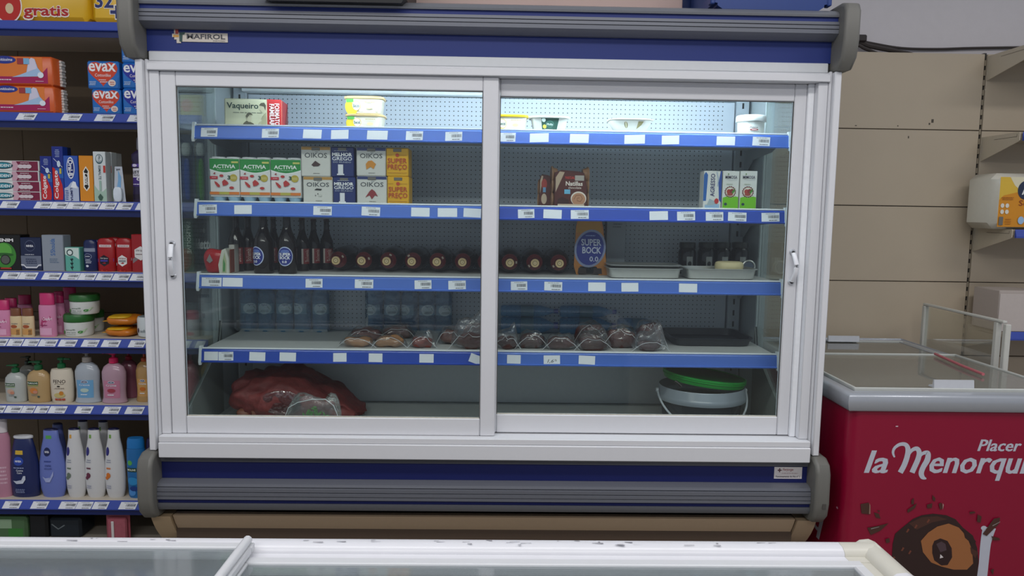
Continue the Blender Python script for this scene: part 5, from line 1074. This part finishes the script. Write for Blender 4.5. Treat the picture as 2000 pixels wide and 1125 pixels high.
# ================================================================ wall shelving on the right
gr = thing('wall_shelving', 'empty beige metal wall shelving right of the fridge with slotted upright and brackets', 'shelves', (0, 0, 0))
BP_ = mat('#b3a590', .55, var=.03, scale=6); GYR = 1.15
JZ = [-.045, .352, .749, 1.146, 1.543, 1.940, 2.330]
for k, (x0, x1) in enumerate(((1.30, 2.529), (2.545, 3.75))):
    for i in range(6):
        b = MB(); b.box(x0, x1, GYR, GYR+.022, max(.005, JZ[i]+.0022), JZ[i+1]-.0022, BP_, .0015)
        if k == 0 and i == 4:
            pass
        b.build('back_panel', gr)
MB().box(2.5296, 2.5444, GYR+.012, GYR+.06, 0, 2.335, mat('#2c2925', .7)).build('upright_channel', gr)
u = MB()
for i in range(46): u.box(2.532, 2.542, GYR+.004, GYR+.0118, .02+i*.05, .048+i*.05, mat('#8a7f6c', .6))
o = u.build('slotted_upright', gr, smooth=False); o['kind'] = 'stuff'
sp = MB()
for x, z, a, c in ((2.28, 1.985, .006, .009), (2.265, 1.97, .004, .005), (2.10, 1.957, .003, .003), (1.88, 1.955, .005, .002), (2.16, 1.90, .003, .006)):
    sp.box(x-a, x+a, GYR-.0006, GYR-.0001, z-c, z+c, mat('#4c463c', .7))
sp.build('chipped_spots', gr, smooth=False)
CR = mat('#bcb09c', .5, var=.03)
for i, (z, dep, n) in enumerate(((2.318, .40, 1), (1.905, .285, 1), (1.435, .29, 1), (.925, .27, 1))):
    x = 2.556
    f = GYR-dep
    o = MB().box(x-.004, 3.75, f+.010, GYR-.001, z-.030, z-.001, mat('#a69b88', .5, var=.03), .002).build('shelf', gr)
    for xx in (x-.006, 3.6):
        bb = MB(); bb.prism([(GYR-.002, z), (f+.004, z), (f, z-.006), (f, z-.040), (f+.010, z-.046), (GYR-.002, z-.125)], 'x', xx-.004, xx, CR); bb.build('bracket', o, smooth=False)
        sl_ = MB(); sl_.box(xx-.0044, xx-.0041, f+.02, GYR-.10, z-.022, z-.020, mat('#5c5448', .7)); sl_.box(xx-.0044, xx-.0041, f+.018, f+.020, z-.022, z-.008, mat('#5c5448', .7)); sl_.build('bracket_groove', o, smooth=False)
    st = MB(); st.prism([(f-.003, z-.001), (f-.0005, z), (f-.0005, z-.042), (f-.012, z-.042), (f-.013, z-.034)], 'x', x+.004, 3.75, STRIPG); st.build('price_strip', o, ang=20)
# paper pack and white box
P3 = 1.4355
t = thing('kitchen_roll_pack', 'wrapped paper roll pack with an orange and yellow label', 'pack', (0, 0, 0)); Yp = GYR-.27
a = atY(1938, 400, Yp).x; ht = atY(1970, 338, Yp).z-P3; w = .26; t.location = (a+w/2, Yp+.11, P3)
b = MB(); b.box(-w/2, w/2, -.11, .11, 0, ht, mat('#c9c4b6', .25, var=.03), .03); b.build('wrapper', t, ang=60)
q = MB(); decal(q, [('r', .12, .04, .98, .93, '#d08a1c'), ('p', [(.12, .93), (.98, .93), (.98, .60), (.45, .66), (.20, .60), (.12, .52)], '#d8b23c'), ('p', [(.30, .93), (.98, .93), (.98, .72), (.62, .62), (.40, .78)], '#d9d2b4'),
    ('e', .62, .70, .16, .17, '#26304a'), ('t', 'A', .54, .62, .70, .80, '#e9e9e4', {'b': .04}), ('t', 'Soft', .50, .42, .80, .52, '#8c3c1c'), ('e', .19, .42, .035, .04, '#dcd8cc'), ('e', .28, .42, .035, .04, '#dcd8cc'), ('e', .19, .31, .035, .04, '#dcd8cc'), ('e', .28, .31, .035, .04, '#dcd8cc'), ('r', .14, .07, .22, .22, '#6c6a64'), ('e', .56, .16, .06, .07, '#9cbcdc'), ('l', .14, .52, .40, .58, 2, '#a8641c'), ('l', .25, .08, .38, .20, 3, '#b87418')], lambda u, v, e: (-w/2+u*w, -.1102-e, v*ht)); q.build('printed_front', t, smooth=False)
t = thing('white_box', 'plain white open box on the lowest visible wall shelf', 'box', (0, 0, 0)); Yb = GYR-.26
a = atY(1950, 600, Yb).x; ht = atY(1975, 568, Yb).z-.925; t.location = (a+.11, Yb+.10, .9255)
b = MB(); b.box(-.11, .11, -.10, .10, 0, ht, mat('#b4a9a2', .5, var=.03), .003); b.build('carton', t)
b = MB(); b.box(-.108, .11, -.104, -.101, .0, ht*.92, mat('#c0b6b0', .5), .001); b.build('front_flap', t)
b = MB(); b.box(-.110, -.07, -.1015, -.1005, .004, ht*.4, mat('#a39890', .5), .0004); b.build('torn_corner', t)

# ================================================================ cables on the wall
def cable(pts, r, name, label):
    b = MB(); P = []
    for i in range(len(pts)-1):
        p0 = Vector(pts[max(i-1, 0)]); p1 = Vector(pts[i]); p2 = Vector(pts[i+1]); p3 = Vector(pts[min(i+2, len(pts)-1)])
        for k in range(6):
            t_ = k/6; P.append(.5*((2*p1)+(-p0+p2)*t_+(2*p0-5*p1+4*p2-p3)*t_**2+(-p0+3*p1-3*p2+p3)*t_**3))
    P.append(Vector(pts[-1])); b.tube(P, r, mat('#3a332f', .6), 8); o = b.build(name); tag(o, label, 'cable'); return o
def W_(px, py, Y): return tuple(atY(px, py, Y))
cable([W_(1500, 60, 1.27), W_(1650, 74, 1.27), W_(1700, 84, 1.275), W_(1760, 94, 1.28), (atY(1830, 96, 1.285)), W_(1900, 94, 1.285), W_(2040, 92, 1.285)], .0068, 'power_cable', 'thin dark cable sagging across the wall to the right edge')
cable([W_(1500, 70, 1.25), W_(1655, 78, 1.25), W_(1700, 90, 1.25), W_(1750, 100, 1.25), W_(1800, 112, 1.25)], .013, 'power_cable', 'thick dark cable running down behind the beige panels')
cable([W_(1500, 85, 1.225), W_(1655, 86, 1.225), W_(1690, 95, 1.225), W_(1720, 108, 1.225)], .009, 'power_cable', 'short lower cable beside the thick one, near the fridge')
b = MB(); p = atY(1678, 77, 1.25); b.box(p.x-.035, p.x+.03, 1.222, 1.268, p.z-.016, p.z+.020, mat('#2c2624', .6), .006); tag(b.build('cable_clip'), 'dark knotted tie holding the cables next to the fridge', 'clip')

# ================================================================ ice cream freezer
fz = thing('ice_cream_freezer', 'crimson ice cream chest freezer with grey rim and sliding glass lids', 'freezer', (0, 0, 0))
FX0, FX1, FY0, FY1, FZ = 1.335, 2.165, -.095, 1.08, .79
PINK = mat('#88002c', .36, var=.02); RIM = mat('#a9adb4', .3, .35, var=.03)
def rrect(x0, x1, y0, y1, r, n=6):
    out = []
    for cx_, cy_, a0 in ((x1-r, y1-r, 0), (x0+r, y1-r, 90), (x0+r, y0+r, 180), (x1-r, y0+r, 270)):
        for i in range(n+1):
            a = math.radians(a0+90*i/n); out.append((cx_+r*math.cos(a), cy_+r*math.sin(a)))
    return out
def shell(b, outer, inner, z0, z1, m):
    n = len(outer); vs = [(x, y, z0) for x, y in outer]+[(x, y, z1) for x, y in outer]+[(x, y, z1) for x, y in inner]+[(x, y, z0) for x, y in inner]
    fs = []
    for k in range(n):
        l = (k+1) % n
        fs += [[k, l, n+l, n+k], [n+k, n+l, 2*n+l, 2*n+k], [2*n+k, 2*n+l, 3*n+l, 3*n+k], [3*n+k, 3*n+l, l, k]]
    b.add(vs, fs, m)
b = MB(); shell(b, rrect(FX0, FX1, FY0, FY1, .045), rrect(FX0+.07, FX1-.07, FY0+.07, FY1-.07, .02), .06, FZ, PINK); b.build('body', fz, ang=50)
b = MB(); b.prism(rrect(FX0+.02, FX1-.02, FY0+.02, FY1-.02, .03), 'z', .03, .10, mat('#1c1a1c', .6)); b.build('plinth', fz)
for x in (FX0+.08, FX1-.08):
    for y in (FY0+.08, FY1-.08):
        b = MB(); b.lathe([(.02, 0), (.02, .03)], DARK, 10, xf=Matrix.Translation((x, y, 0))); b.build('foot', fz)
b = MB(); b.box(FX0+.075, FX1-.075, FY0+.075, FY1-.075, .42, .44, mat('#8c8f90', .6)); b.build('inner_floor', fz)
b = MB(); shell(b, rrect(FX0+.0705, FX1-.0705, FY0+.0705, FY1-.0705, .02), rrect(FX0+.078, FX1-.078, FY0+.078, FY1-.078, .02), .44, .80, mat('#8e9192', .5)); b.build('liner', fz)
def rimpiece(x0, x1, y0, y1, name, prof, m, par):
    b = MB(); prof = prof; n = len(prof); vs = []
    for (o_, z) in prof:
        for (cx_, cy_) in ((x0-o_, y0-o_), (x1+o_, y0-o_), (x1+o_, y1+o_), (x0-o_, y1+o_)): vs.append((cx_, cy_, z))
    fs = [[j*4+k, j*4+(k+1) % 4, ((j+1) % n)*4+(k+1) % 4, ((j+1) % n)*4+k] for j in range(n) for k in range(4)]
    b.add(vs, fs, m); return b.build(name, par, ang=50)
rimpiece(FX0, FX1, FY0, FY1, 'rim', [(0, .782), (.010, .782), (.016, .79), (.022, .815), (.020, .835), (.010, .846), (-.004, .850), (-.012, .852), (-.014, .846), (-.06, .846), (-.06, .79), (0, .79)], RIM, fz)
def lid(par, x0, x1, y0, y1, z, name, fm, fwd, thick=.014, gm=None, handle_y=None):
    b = MB()
    b.box(x0, x1, y0, y0+fwd, z, z+thick, fm, .002); b.box(x0, x1, y1-fwd, y1, z, z+thick, fm, .002)
    b.box(x0, x0+fwd, y0+fwd, y1-fwd, z, z+thick, fm, .002); b.box(x1-fwd, x1, y0+fwd, y1-fwd, z, z+thick, fm, .002)
    o = b.build(name, par); g = MB(); g.box(x0+fwd, x1-fwd, y0+fwd, y1-fwd, z+.005, z+.009, gm); g.build('glass_pane', o, smooth=False); return o
GL2 = clear((.86, .88, .86), gloss=.24, rough=.03, body='#b9b7ae', bodyfac=.14)  # pale milky share stands in for reflections on the lids
lx0, lx1 = FX0+.016, FX1-.016
l1 = lid(fz, lx0, lx1, FY0+.016, .60, .849, 'sliding_lid', mat('#b9bcb8', .35), .011, gm=GL2)
l2 = lid(fz, lx0+.015, lx1-.015, .50, FY1-.07, .835, 'sliding_lid', mat('#b0b3b0', .35), .012, gm=GL2)
def grip(par, x0, x1, y, z): b = MB(); b.prism([(y-.004, z), (y+.035, z), (y+.030, z+.006), (y+.010, z+.008), (y+.006, z+.030), (y, z+.030)], 'x', x0, x1, mat('#bfc2c8', .35)); b.build('grip', par)
g0 = atY(1822, 750, FY0+.03).x; g1 = atY(1900, 750, FY0+.03).x; grip(l1, g0, g1, FY0+.024, .863)
g0 = atY(1612, 668, 1.0).x; g1 = atY(1672, 668, 1.0).x; grip(l2, g0, g1, FY1-.11, .849)
# printed front
FW, FH = FX1-FX0, .70; ff = lambda u, v, e: (FX0+u*FW, FY0-e-.0002, .08+v*FH)
def uv(px, py): p = atY(px, py, FY0); return ((p.x-FX0)/FW, (p.z-.08)/FH)
def T(s, x0, y0, x1, y1, c, o): a = uv(x0, y1); b_ = uv(x1, y0); return ('t', s, a[0], a[1], b_[0], b_[1], c, o)
SIL = '#b9bcc8'; CH = '#2e1a17'; CH2 = '#46281f'
def S(pts, w_, c): q = [uv(*p) for p in pts]; return ('s', q, [x/FH*.001 if hasattr(w_, '__len__') else 0 for x in w_] if hasattr(w_, '__len__') else w_, c, FW/FH)
it = []
def Pl(pts, c): return ('p', [uv(*p) for p in pts], c)
wM = lambda *a: [x*.00185/FH for x in a]
def St(pts, ws, c):
    q = []; r = []
    for i in range(len(pts)-1):
        a, b_, c_, d_ = pts[max(i-1, 0)], pts[i], pts[i+1], pts[min(i+2, len(pts)-1)]
        for k in range(4):
            s = k/4; q.append(tuple(.5*(2*b_[j]+(c_[j]-a[j])*s+(2*a[j]-5*b_[j]+4*c_[j]-d_[j])*s*s+(3*b_[j]-a[j]-3*c_[j]+d_[j])*s**3) for j in (0, 1))); r.append(ws[i]+(ws[i+1]-ws[i])*s)
    pts, ws = q+[pts[-1]], r+[ws[-1]]
    return ('s', [uv(*p) for p in pts], wM(*ws), c, FW/FH)
it += [T('la', 1688, 880, 1736, 924, SIL, {'b': .02, 'i': .25, 'd': .0024}), T('enorquina', 1814, 884, 2064, 938, SIL, {'b': .02, 'i': .25, 'd': .0024}),
       T('Placer', 1909, 859, 1996, 881, SIL, {'b': .02, 'i': .25, 'd': .0014}), T('en estado puro', 2010, 861, 2080, 881, SIL, {'b': .03, 'i': .22})]
it += [St([(1747, 893), (1744, 884), (1747, 875), (1757, 868), (1768, 868), (1773, 876), (1772, 890), (1766, 908), (1758, 923)], (3, 5, 6, 7, 8, 10, 11, 11, 11), SIL),
       St([(1766, 908), (1772, 893), (1780, 880), (1790, 876), (1795, 883), (1793, 896), (1786, 912), (1781, 923)], (3, 5, 7, 9, 10, 11, 11, 11), SIL),
       St([(1787, 908), (1795, 893), (1803, 885), (1812, 885), (1811, 898), (1803, 912), (1799, 924), (1802, 932), (1809, 935)], (3, 5, 7, 10, 12, 11, 11, 9, 2), SIL)]
# chocolate covered ball
ball = [(1735+8, 1062), (1748, 1042), (1762, 1030), (1783, 1013), (1800, 1006), (1822, 1003), (1848, 1006), (1866, 1014), (1880, 1030), (1900, 1046), (1908, 1070), (1911, 1095), (1908, 1125), (1890, 1160), (1850, 1185), (1800, 1185), (1760, 1160), (1740, 1120)]
it += [St([(1919, 1200), (1916, 1150), (1921, 1100), (1925, 1060), (1932, 1030)], (26, 22, 20, 22, 28), SIL), ('e',)+uv(1932, 1040)+(.018, .022, SIL), ('e',)+uv(1921, 1031)+(.013, .012, SIL),
       Pl(ball, CH), Pl([(1775, 1022), (1800, 1010), (1830, 1008), (1850, 1014), (1820, 1020), (1790, 1034)], CH2)]
for x, y in ((1772, 1036), (1788, 1028), (1812, 1017), (1762, 1072), (1776, 1078), (1744, 1090)): it.append(Pl([(x-3, y+3), (x+1, y-4), (x+4, y-2), (x, y+4)], '#6c3a2a'))
it += [Pl([(1798, 1056), (1812, 1040), (1830, 1028), (1852, 1022), (1872, 1030), (1888, 1048), (1898, 1074), (1900, 1100), (1888, 1112), (1862, 1112), (1838, 1106), (1818, 1098), (1802, 1078)], '#9a6238'),
       Pl([(1820, 1066), (1824, 1056), (1836, 1051), (1850, 1056), (1858, 1070), (1859, 1088), (1850, 1103), (1838, 1104), (1824, 1094), (1820, 1080)], '#2a1414'), Pl([(1828, 1062), (1838, 1057), (1846, 1062), (1848, 1074), (1836, 1078)], '#4c3a40'), Pl([(1836, 1082), (1842, 1088), (1835, 1090)], '#d9d0d0'),
       Pl([(1880, 1034), (1896, 1044), (1906, 1058), (1896, 1060), (1884, 1050)], CH), Pl([(1894, 1068), (1910, 1078), (1904, 1090), (1896, 1080)], CH2)]
for pts in ([(1680, 984), (1696, 981), (1699, 1004), (1682, 1002)], [(1706, 1000), (1716, 1003), (1719, 1012), (1710, 1010)], [(1712, 996), (1718, 996), (1716, 1000)], [(1693, 1030), (1715, 1026), (1735, 1021), (1718, 1036), (1700, 1044)], [(1771, 995), (1790, 982), (1786, 992), (1772, 1001)], [(1779, 976), (1784, 972), (1784, 985), (1779, 984)],
            [(1820, 966), (1826, 972), (1825, 979), (1820, 975)], [(1809, 985), (1820, 982), (1819, 991), (1810, 992)], [(1832, 983), (1838, 981), (1840, 992), (1835, 995)], [(1892, 999), (1902, 998), (1904, 1001), (1894, 1003)], [(1908, 1004), (1916, 1008), (1914, 1020), (1907, 1018)],
            [(1918, 1042), (1940, 1012), (1952, 1010), (1950, 1022), (1926, 1046)], [(1935, 1046), (1950, 1050), (1952, 1054), (1938, 1054)], [(1728, 1052), (1736, 1050), (1737, 1058), (1730, 1060)], [(1933, 1112), (1940, 1110), (1938, 1122)]):
    it.append(Pl(pts, CH2)); 
it += [Pl([(1697, 982), (1699, 986), (1699, 1003), (1696, 1003)], '#8c6a5c'), Pl([(1840, 982), (1842, 985), (1840, 995)], '#a39088'), St([(1700, 1032), (1716, 1028)], (2, 1), '#8c8080'), St([(1937, 1026), (1952, 1018)], (2, 1), '#8c8080'), ('r',)+uv(1748, 833)+(uv(1753, 831)[0], uv(1753, 831)[1], '#c9b4bc')]
b = MB(); decal(b, it, ff, eps=.00010); b.build('printed_front', fz, smooth=False)
# side print seen below the fridge's edge
b = MB(); fs_ = lambda u, v, e: (FX0-e-.0003, FY1-u*(FY1-FY0), .08+v*FH)
decal(b, [('t', 'q', .775, .165, .862, .30, SIL, {'b': .05, 'i': .2}), ('e', .842, .464, .010, .010, '#cfc4c8'), ('e', .952, .437, .006, .006, '#cfa4b4')], fs_, eps=.0001); b.build('printed_side', fz, smooth=False)
# pink stick lying on the lid
p0 = Vector((0, 0, 0)); A = W_(1838, 690, .45); B = W_(1884, 740, .12)
b = MB(); b.tube([(2.03, .56, .8695), (2.02, .50, .8700), (1.99, .30, .8700), (1.975, .14, .8700)], .0062, mat('#b35f68', .4), 8); tag(b.build('pink_stick'), 'slim pink stick lying on the glass lid of the crimson freezer', 'stick')
# clear divider beyond
dv = thing('clear_divider', 'clear panel with white frame standing beyond the crimson freezer', 'divider', (0, 0, 0)); WF = mat('#c3c3bc', .4, var=.05)
def post(y, x=2.235, w_=.012): b = MB(); b.box(x-w_, x+w_, y-w_, y+w_, 0.0, 1.035, WF, .003); b.build('post', dv)
post(1.01); post(.455); post(.395)
MB().box(2.225, 2.245, .408, 1.022, 1.0355, 1.047, WF, .003).build('top_rail', dv)
MB().box(2.232, 2.236, .468, .997, .55, 1.03, clear((.93, .94, .92), gloss=.1)).build('clear_panel', dv, smooth=False)

# ================================================================ things on top of the fridge
ZT = 2.2175
a = atY(507, 4, -.10).x; c = atY(791, 6, -.10).x
t = thing('black_crate', 'black crate tipped forward over the front edge of the fridge roof', 'crate', ((a+c)/2, .135, ZT-.004)); t.rotation_euler.x = math.radians(5); w = c-a; k = mat('#151619', .45)
b = MB(); b.prism([(-w/2+.03, 0), (w/2-.012, 0), (w/2, .02), (w/2, .20), (-w/2-.02, .20), (-w/2, .02)], 'y', -.24, .24, k); b.build('body', t, smooth=False)
b = MB(); b.box(-w/2-.03, w/2+.01, -.25, .25, .2001, .215, k, .004); b.build('rim', t)
a = atY(1392, 8, .0).x; c = atY(1612, 8, .0).x
CB = mat('#1c3a7c', .4, var=.04)
def crate(label, x0, x1, y0, y1, z, h, rot=0.):
    w = x1-x0; d = y1-y0
    t = thing('blue_crate', label, 'crate', ((x0+x1)/2, (y0+y1)/2, z), rot, 'blue plastic crates')
    b = MB(); b.prism([(-w/2+.012, .012), (-w/2+.03, 0), (w/2-.03, 0), (w/2-.012, .012), (w/2-.012, .020), (w/2, .022), (w/2, .055), (-w/2, .055), (-w/2, .022), (-w/2+.012, .020)], 'y', -d/2, d/2, CB); b.build('base', t, smooth=False)
    b = MB(); b.box(-w/2+.008, w/2-.008, -d/2+.006, d/2-.006, .0555, h-.02, CB, .006)
    b.build('wall', t)
    b = MB(); n = 6
    for i in range(n+1):
        x = -w/2+.01+(w-.02)*i/n; b.box(x-.006, x+.006, -d/2-.002, -d/2+.0055, .0556, h-.021, CB)
    b.build('rib', t, smooth=False)
    b = MB(); b.box(-w/2-.004, w/2+.004, -d/2-.004, d/2+.004, h-.0199, h, CB, .004); b.build('rim', t)
    b = MB()
    for s in (-1, 1): b.box(s*(w/2+.006)-.008, s*(w/2+.006)+.008, -d/2-.004, -d/2+.03, .016, .040, CB, .003)
    b.build('corner_lug', t)
crate('blue plastic crate overhanging the right end of the fridge roof', a, c, -.02, .36, ZT, .22)
a2 = atY(1326, 6, .38).x
crate('blue plastic crate set back behind the overhanging one', a2, a2+.50, .375, .72, ZT, .20)
a = atY(796, 4, .35).x; c = atY(1322, 8, .35).x
b = MB(); b.box(a, c, .25, .28, ZT, ZT+.30, mat('#c4aaa2', .6, var=.10, scale=3), .003); tag(b.build('pinkish_board'), 'pinkish board standing on the fridge roof between the crates', 'board')

# ================================================================ white chest freezer in the foreground
wf = thing('chest_freezer', 'white chest freezer with sliding glass lids in the foreground', 'freezer', (0, 0, 0))
WX0, WX1, WY0, WY1 = -1.75, .792, -2.02, -1.324
WR = mat('#cdced4', .3, var=.03, scale=18); WC = mat('#bebcb2', .4, var=.03)
b = MB(); shell(b, rrect(WX0, WX1, WY0, WY1, .03), rrect(WX0+.06, WX1-.06, WY0+.06, WY1-.06, .01), .05, .80, mat('#d6d6da', .4, var=.02)); b.build('body', wf, ang=50)
b = MB(); shell(b, rrect(WX0+.0601, WX1-.0601, WY0+.0601, WY1-.0601, .01), rrect(WX0+.066, WX1-.066, WY0+.066, WY1-.066, .01), .30, .822, mat('#9ba3a6', .5)); b.build('liner', wf)
b = MB(); b.box(WX0+.067, WX1-.067, WY0+.067, WY1-.067, .28, .30, mat('#9ba3a6', .5)); b.build('inner_floor', wf)
b = MB(); b.box(WX0+.03, WX1-.03, WY0+.03, WY1-.03, 0, .06, DARK); b.build('plinth', wf)
def bar(prof, ax, lo, hi, name, m, ang=60): b = MB(); b.prism(prof, ax, lo, hi, m); return b.build(name, wf, ang=ang)
arc_ = lambda y0, y1, s: [(y1+s*.0, .785)]+[(y1+s*(-.004+.014*math.sin(math.pi*.5*i/6)-.010), .835+.015*math.cos(math.pi*.5*(1-i/6)) if 0 else .80) for i in range(0)]
yb = WY1
prof = [(yb+.012, .79), (yb+.016, .81), (yb+.014, .832), (yb+.006, .845), (yb-.008, .851), (yb-.026, .849), (yb-.036, .842), (yb-.038, .835), (yb-.060, .835), (yb-.060, .79)]
bar(prof, 'x', WX0+.08, .715, 'rear_rim', WR)
cprof = [(a_, z+.0) for a_, z in prof]
bar(cprof, 'x', .7155, WX1-.002, 'rim_corner', WC)
rp = [(WX1+.012, .79), (WX1+.016, .81), (WX1+.014, .832), (WX1+.006, .845), (WX1-.008, .851), (WX1-.026, .849), (WX1-.036, .842), (WX1-.038, .835), (WX1-.060, .835), (WX1-.060, .79)]
b = MB(); b.prism([(x, z-.0009) for x, z in rp], 'y', WY1-.13, WY1+.010, WC); b.build('rim_corner', wf, ang=60)
b = MB(); b.prism(rp, 'y', WY0, WY1-.1305, WR); b.build('side_rim', wf, ang=60)
bar([(WY0-.012, .79), (WY0-.012, .84), (WY0+.06, .848), (WY0+.06, .79)], 'x', WX0, WX1, 'front_rim', WR)
bar([(WX0-.012, .79), (WX0-.012, .845), (WX0+.06, .848), (WX0+.06, .79)], 'y', WY0, WY1, 'side_rim', WR)
bar([(yb-.0605, .80), (yb-.0605, .830), (yb-.072, .830), (yb-.072, .80)], 'x', WX0+.06, WX1-.06, 'lid_track', mat('#8d9096', .35, .4))
FR_ = mat('#c4c6ca', .35, var=.02); GL3 = clear((.88, .91, .92), gloss=.22, rough=.06, body='#b4bcc0', bodyfac=.10)
lid(wf, WX0+.065, -.425, WY0+.065, yb-.041, .8452, 'sliding_lid', FR_, .020, gm=GL3)
lid(wf, -.445, WX1-.062, WY0+.065, yb-.066, .828, 'sliding_lid', FR_, .022, gm=GL3)
b = MB(); b.tube([(-.437, WY0+.07, .866), (-.437, yb-.045, .866)], .0085, FR_, 10); b.build('lid_grip', wf)
sm = MB(); rr = random.Random(3)
for i in range(34):
    x = rr.choice((rr.uniform(-.85, -.55), rr.uniform(-.1, .35), rr.uniform(-.4, .6))); y = yb-rr.uniform(.010, .028); l = rr.uniform(.004, .022); ww = rr.uniform(.0006, .002)
    z = .8516
    sm.add([(x, y, z), (x+l, y+rr.uniform(-.003, .003), z), (x+l, y+ww, z), (x, y+ww, z)], [[0, 1, 2, 3]], mat('#8e8e94', .7, var=.2))
o = sm.build('scuff_mark', wf, smooth=False); o['kind'] = 'stuff'
MB().box(.66, .7285, yb-.0755, yb-.0605, .80, .834, WC, .002).build('corner_fillet', wf)
# frozen packs stacked up against the rear wall
for i, (x0, x1, c, lb, itx) in enumerate(((556, 604, '#4c7c5c', 'green frozen food box, leftmost under the right lid', [('l', .1, .6, .9, .85, 2, '#d0dcd0')]), (606, 662, '#b9bcbc', 'pale grey frozen food box under the right lid', None), (664, 705, '#4c6c94', 'blue frozen food box under the right lid', None), (707, 764, '#b4beb4', 'pale green frozen food box under the right lid', [('l', .1, .6, .9, .85, 2, '#6c8c6c')]), (766, 800, '#c48a5c', 'orange frozen food box under the right lid', None))):
    X0 = atY(x0, 1110, -1.47).x; X1 = atY(x1, 1110, -1.47).x; zt = (.812, .806, .800, .808, .804)[i]
    carton('frozen_food_box', lb, 'box', ((X0+X1)/2, -1.475, .302, X1-X0-.002, zt-.302), .06, c, itx, 'frozen food boxes')
# scuffs and lettering end here
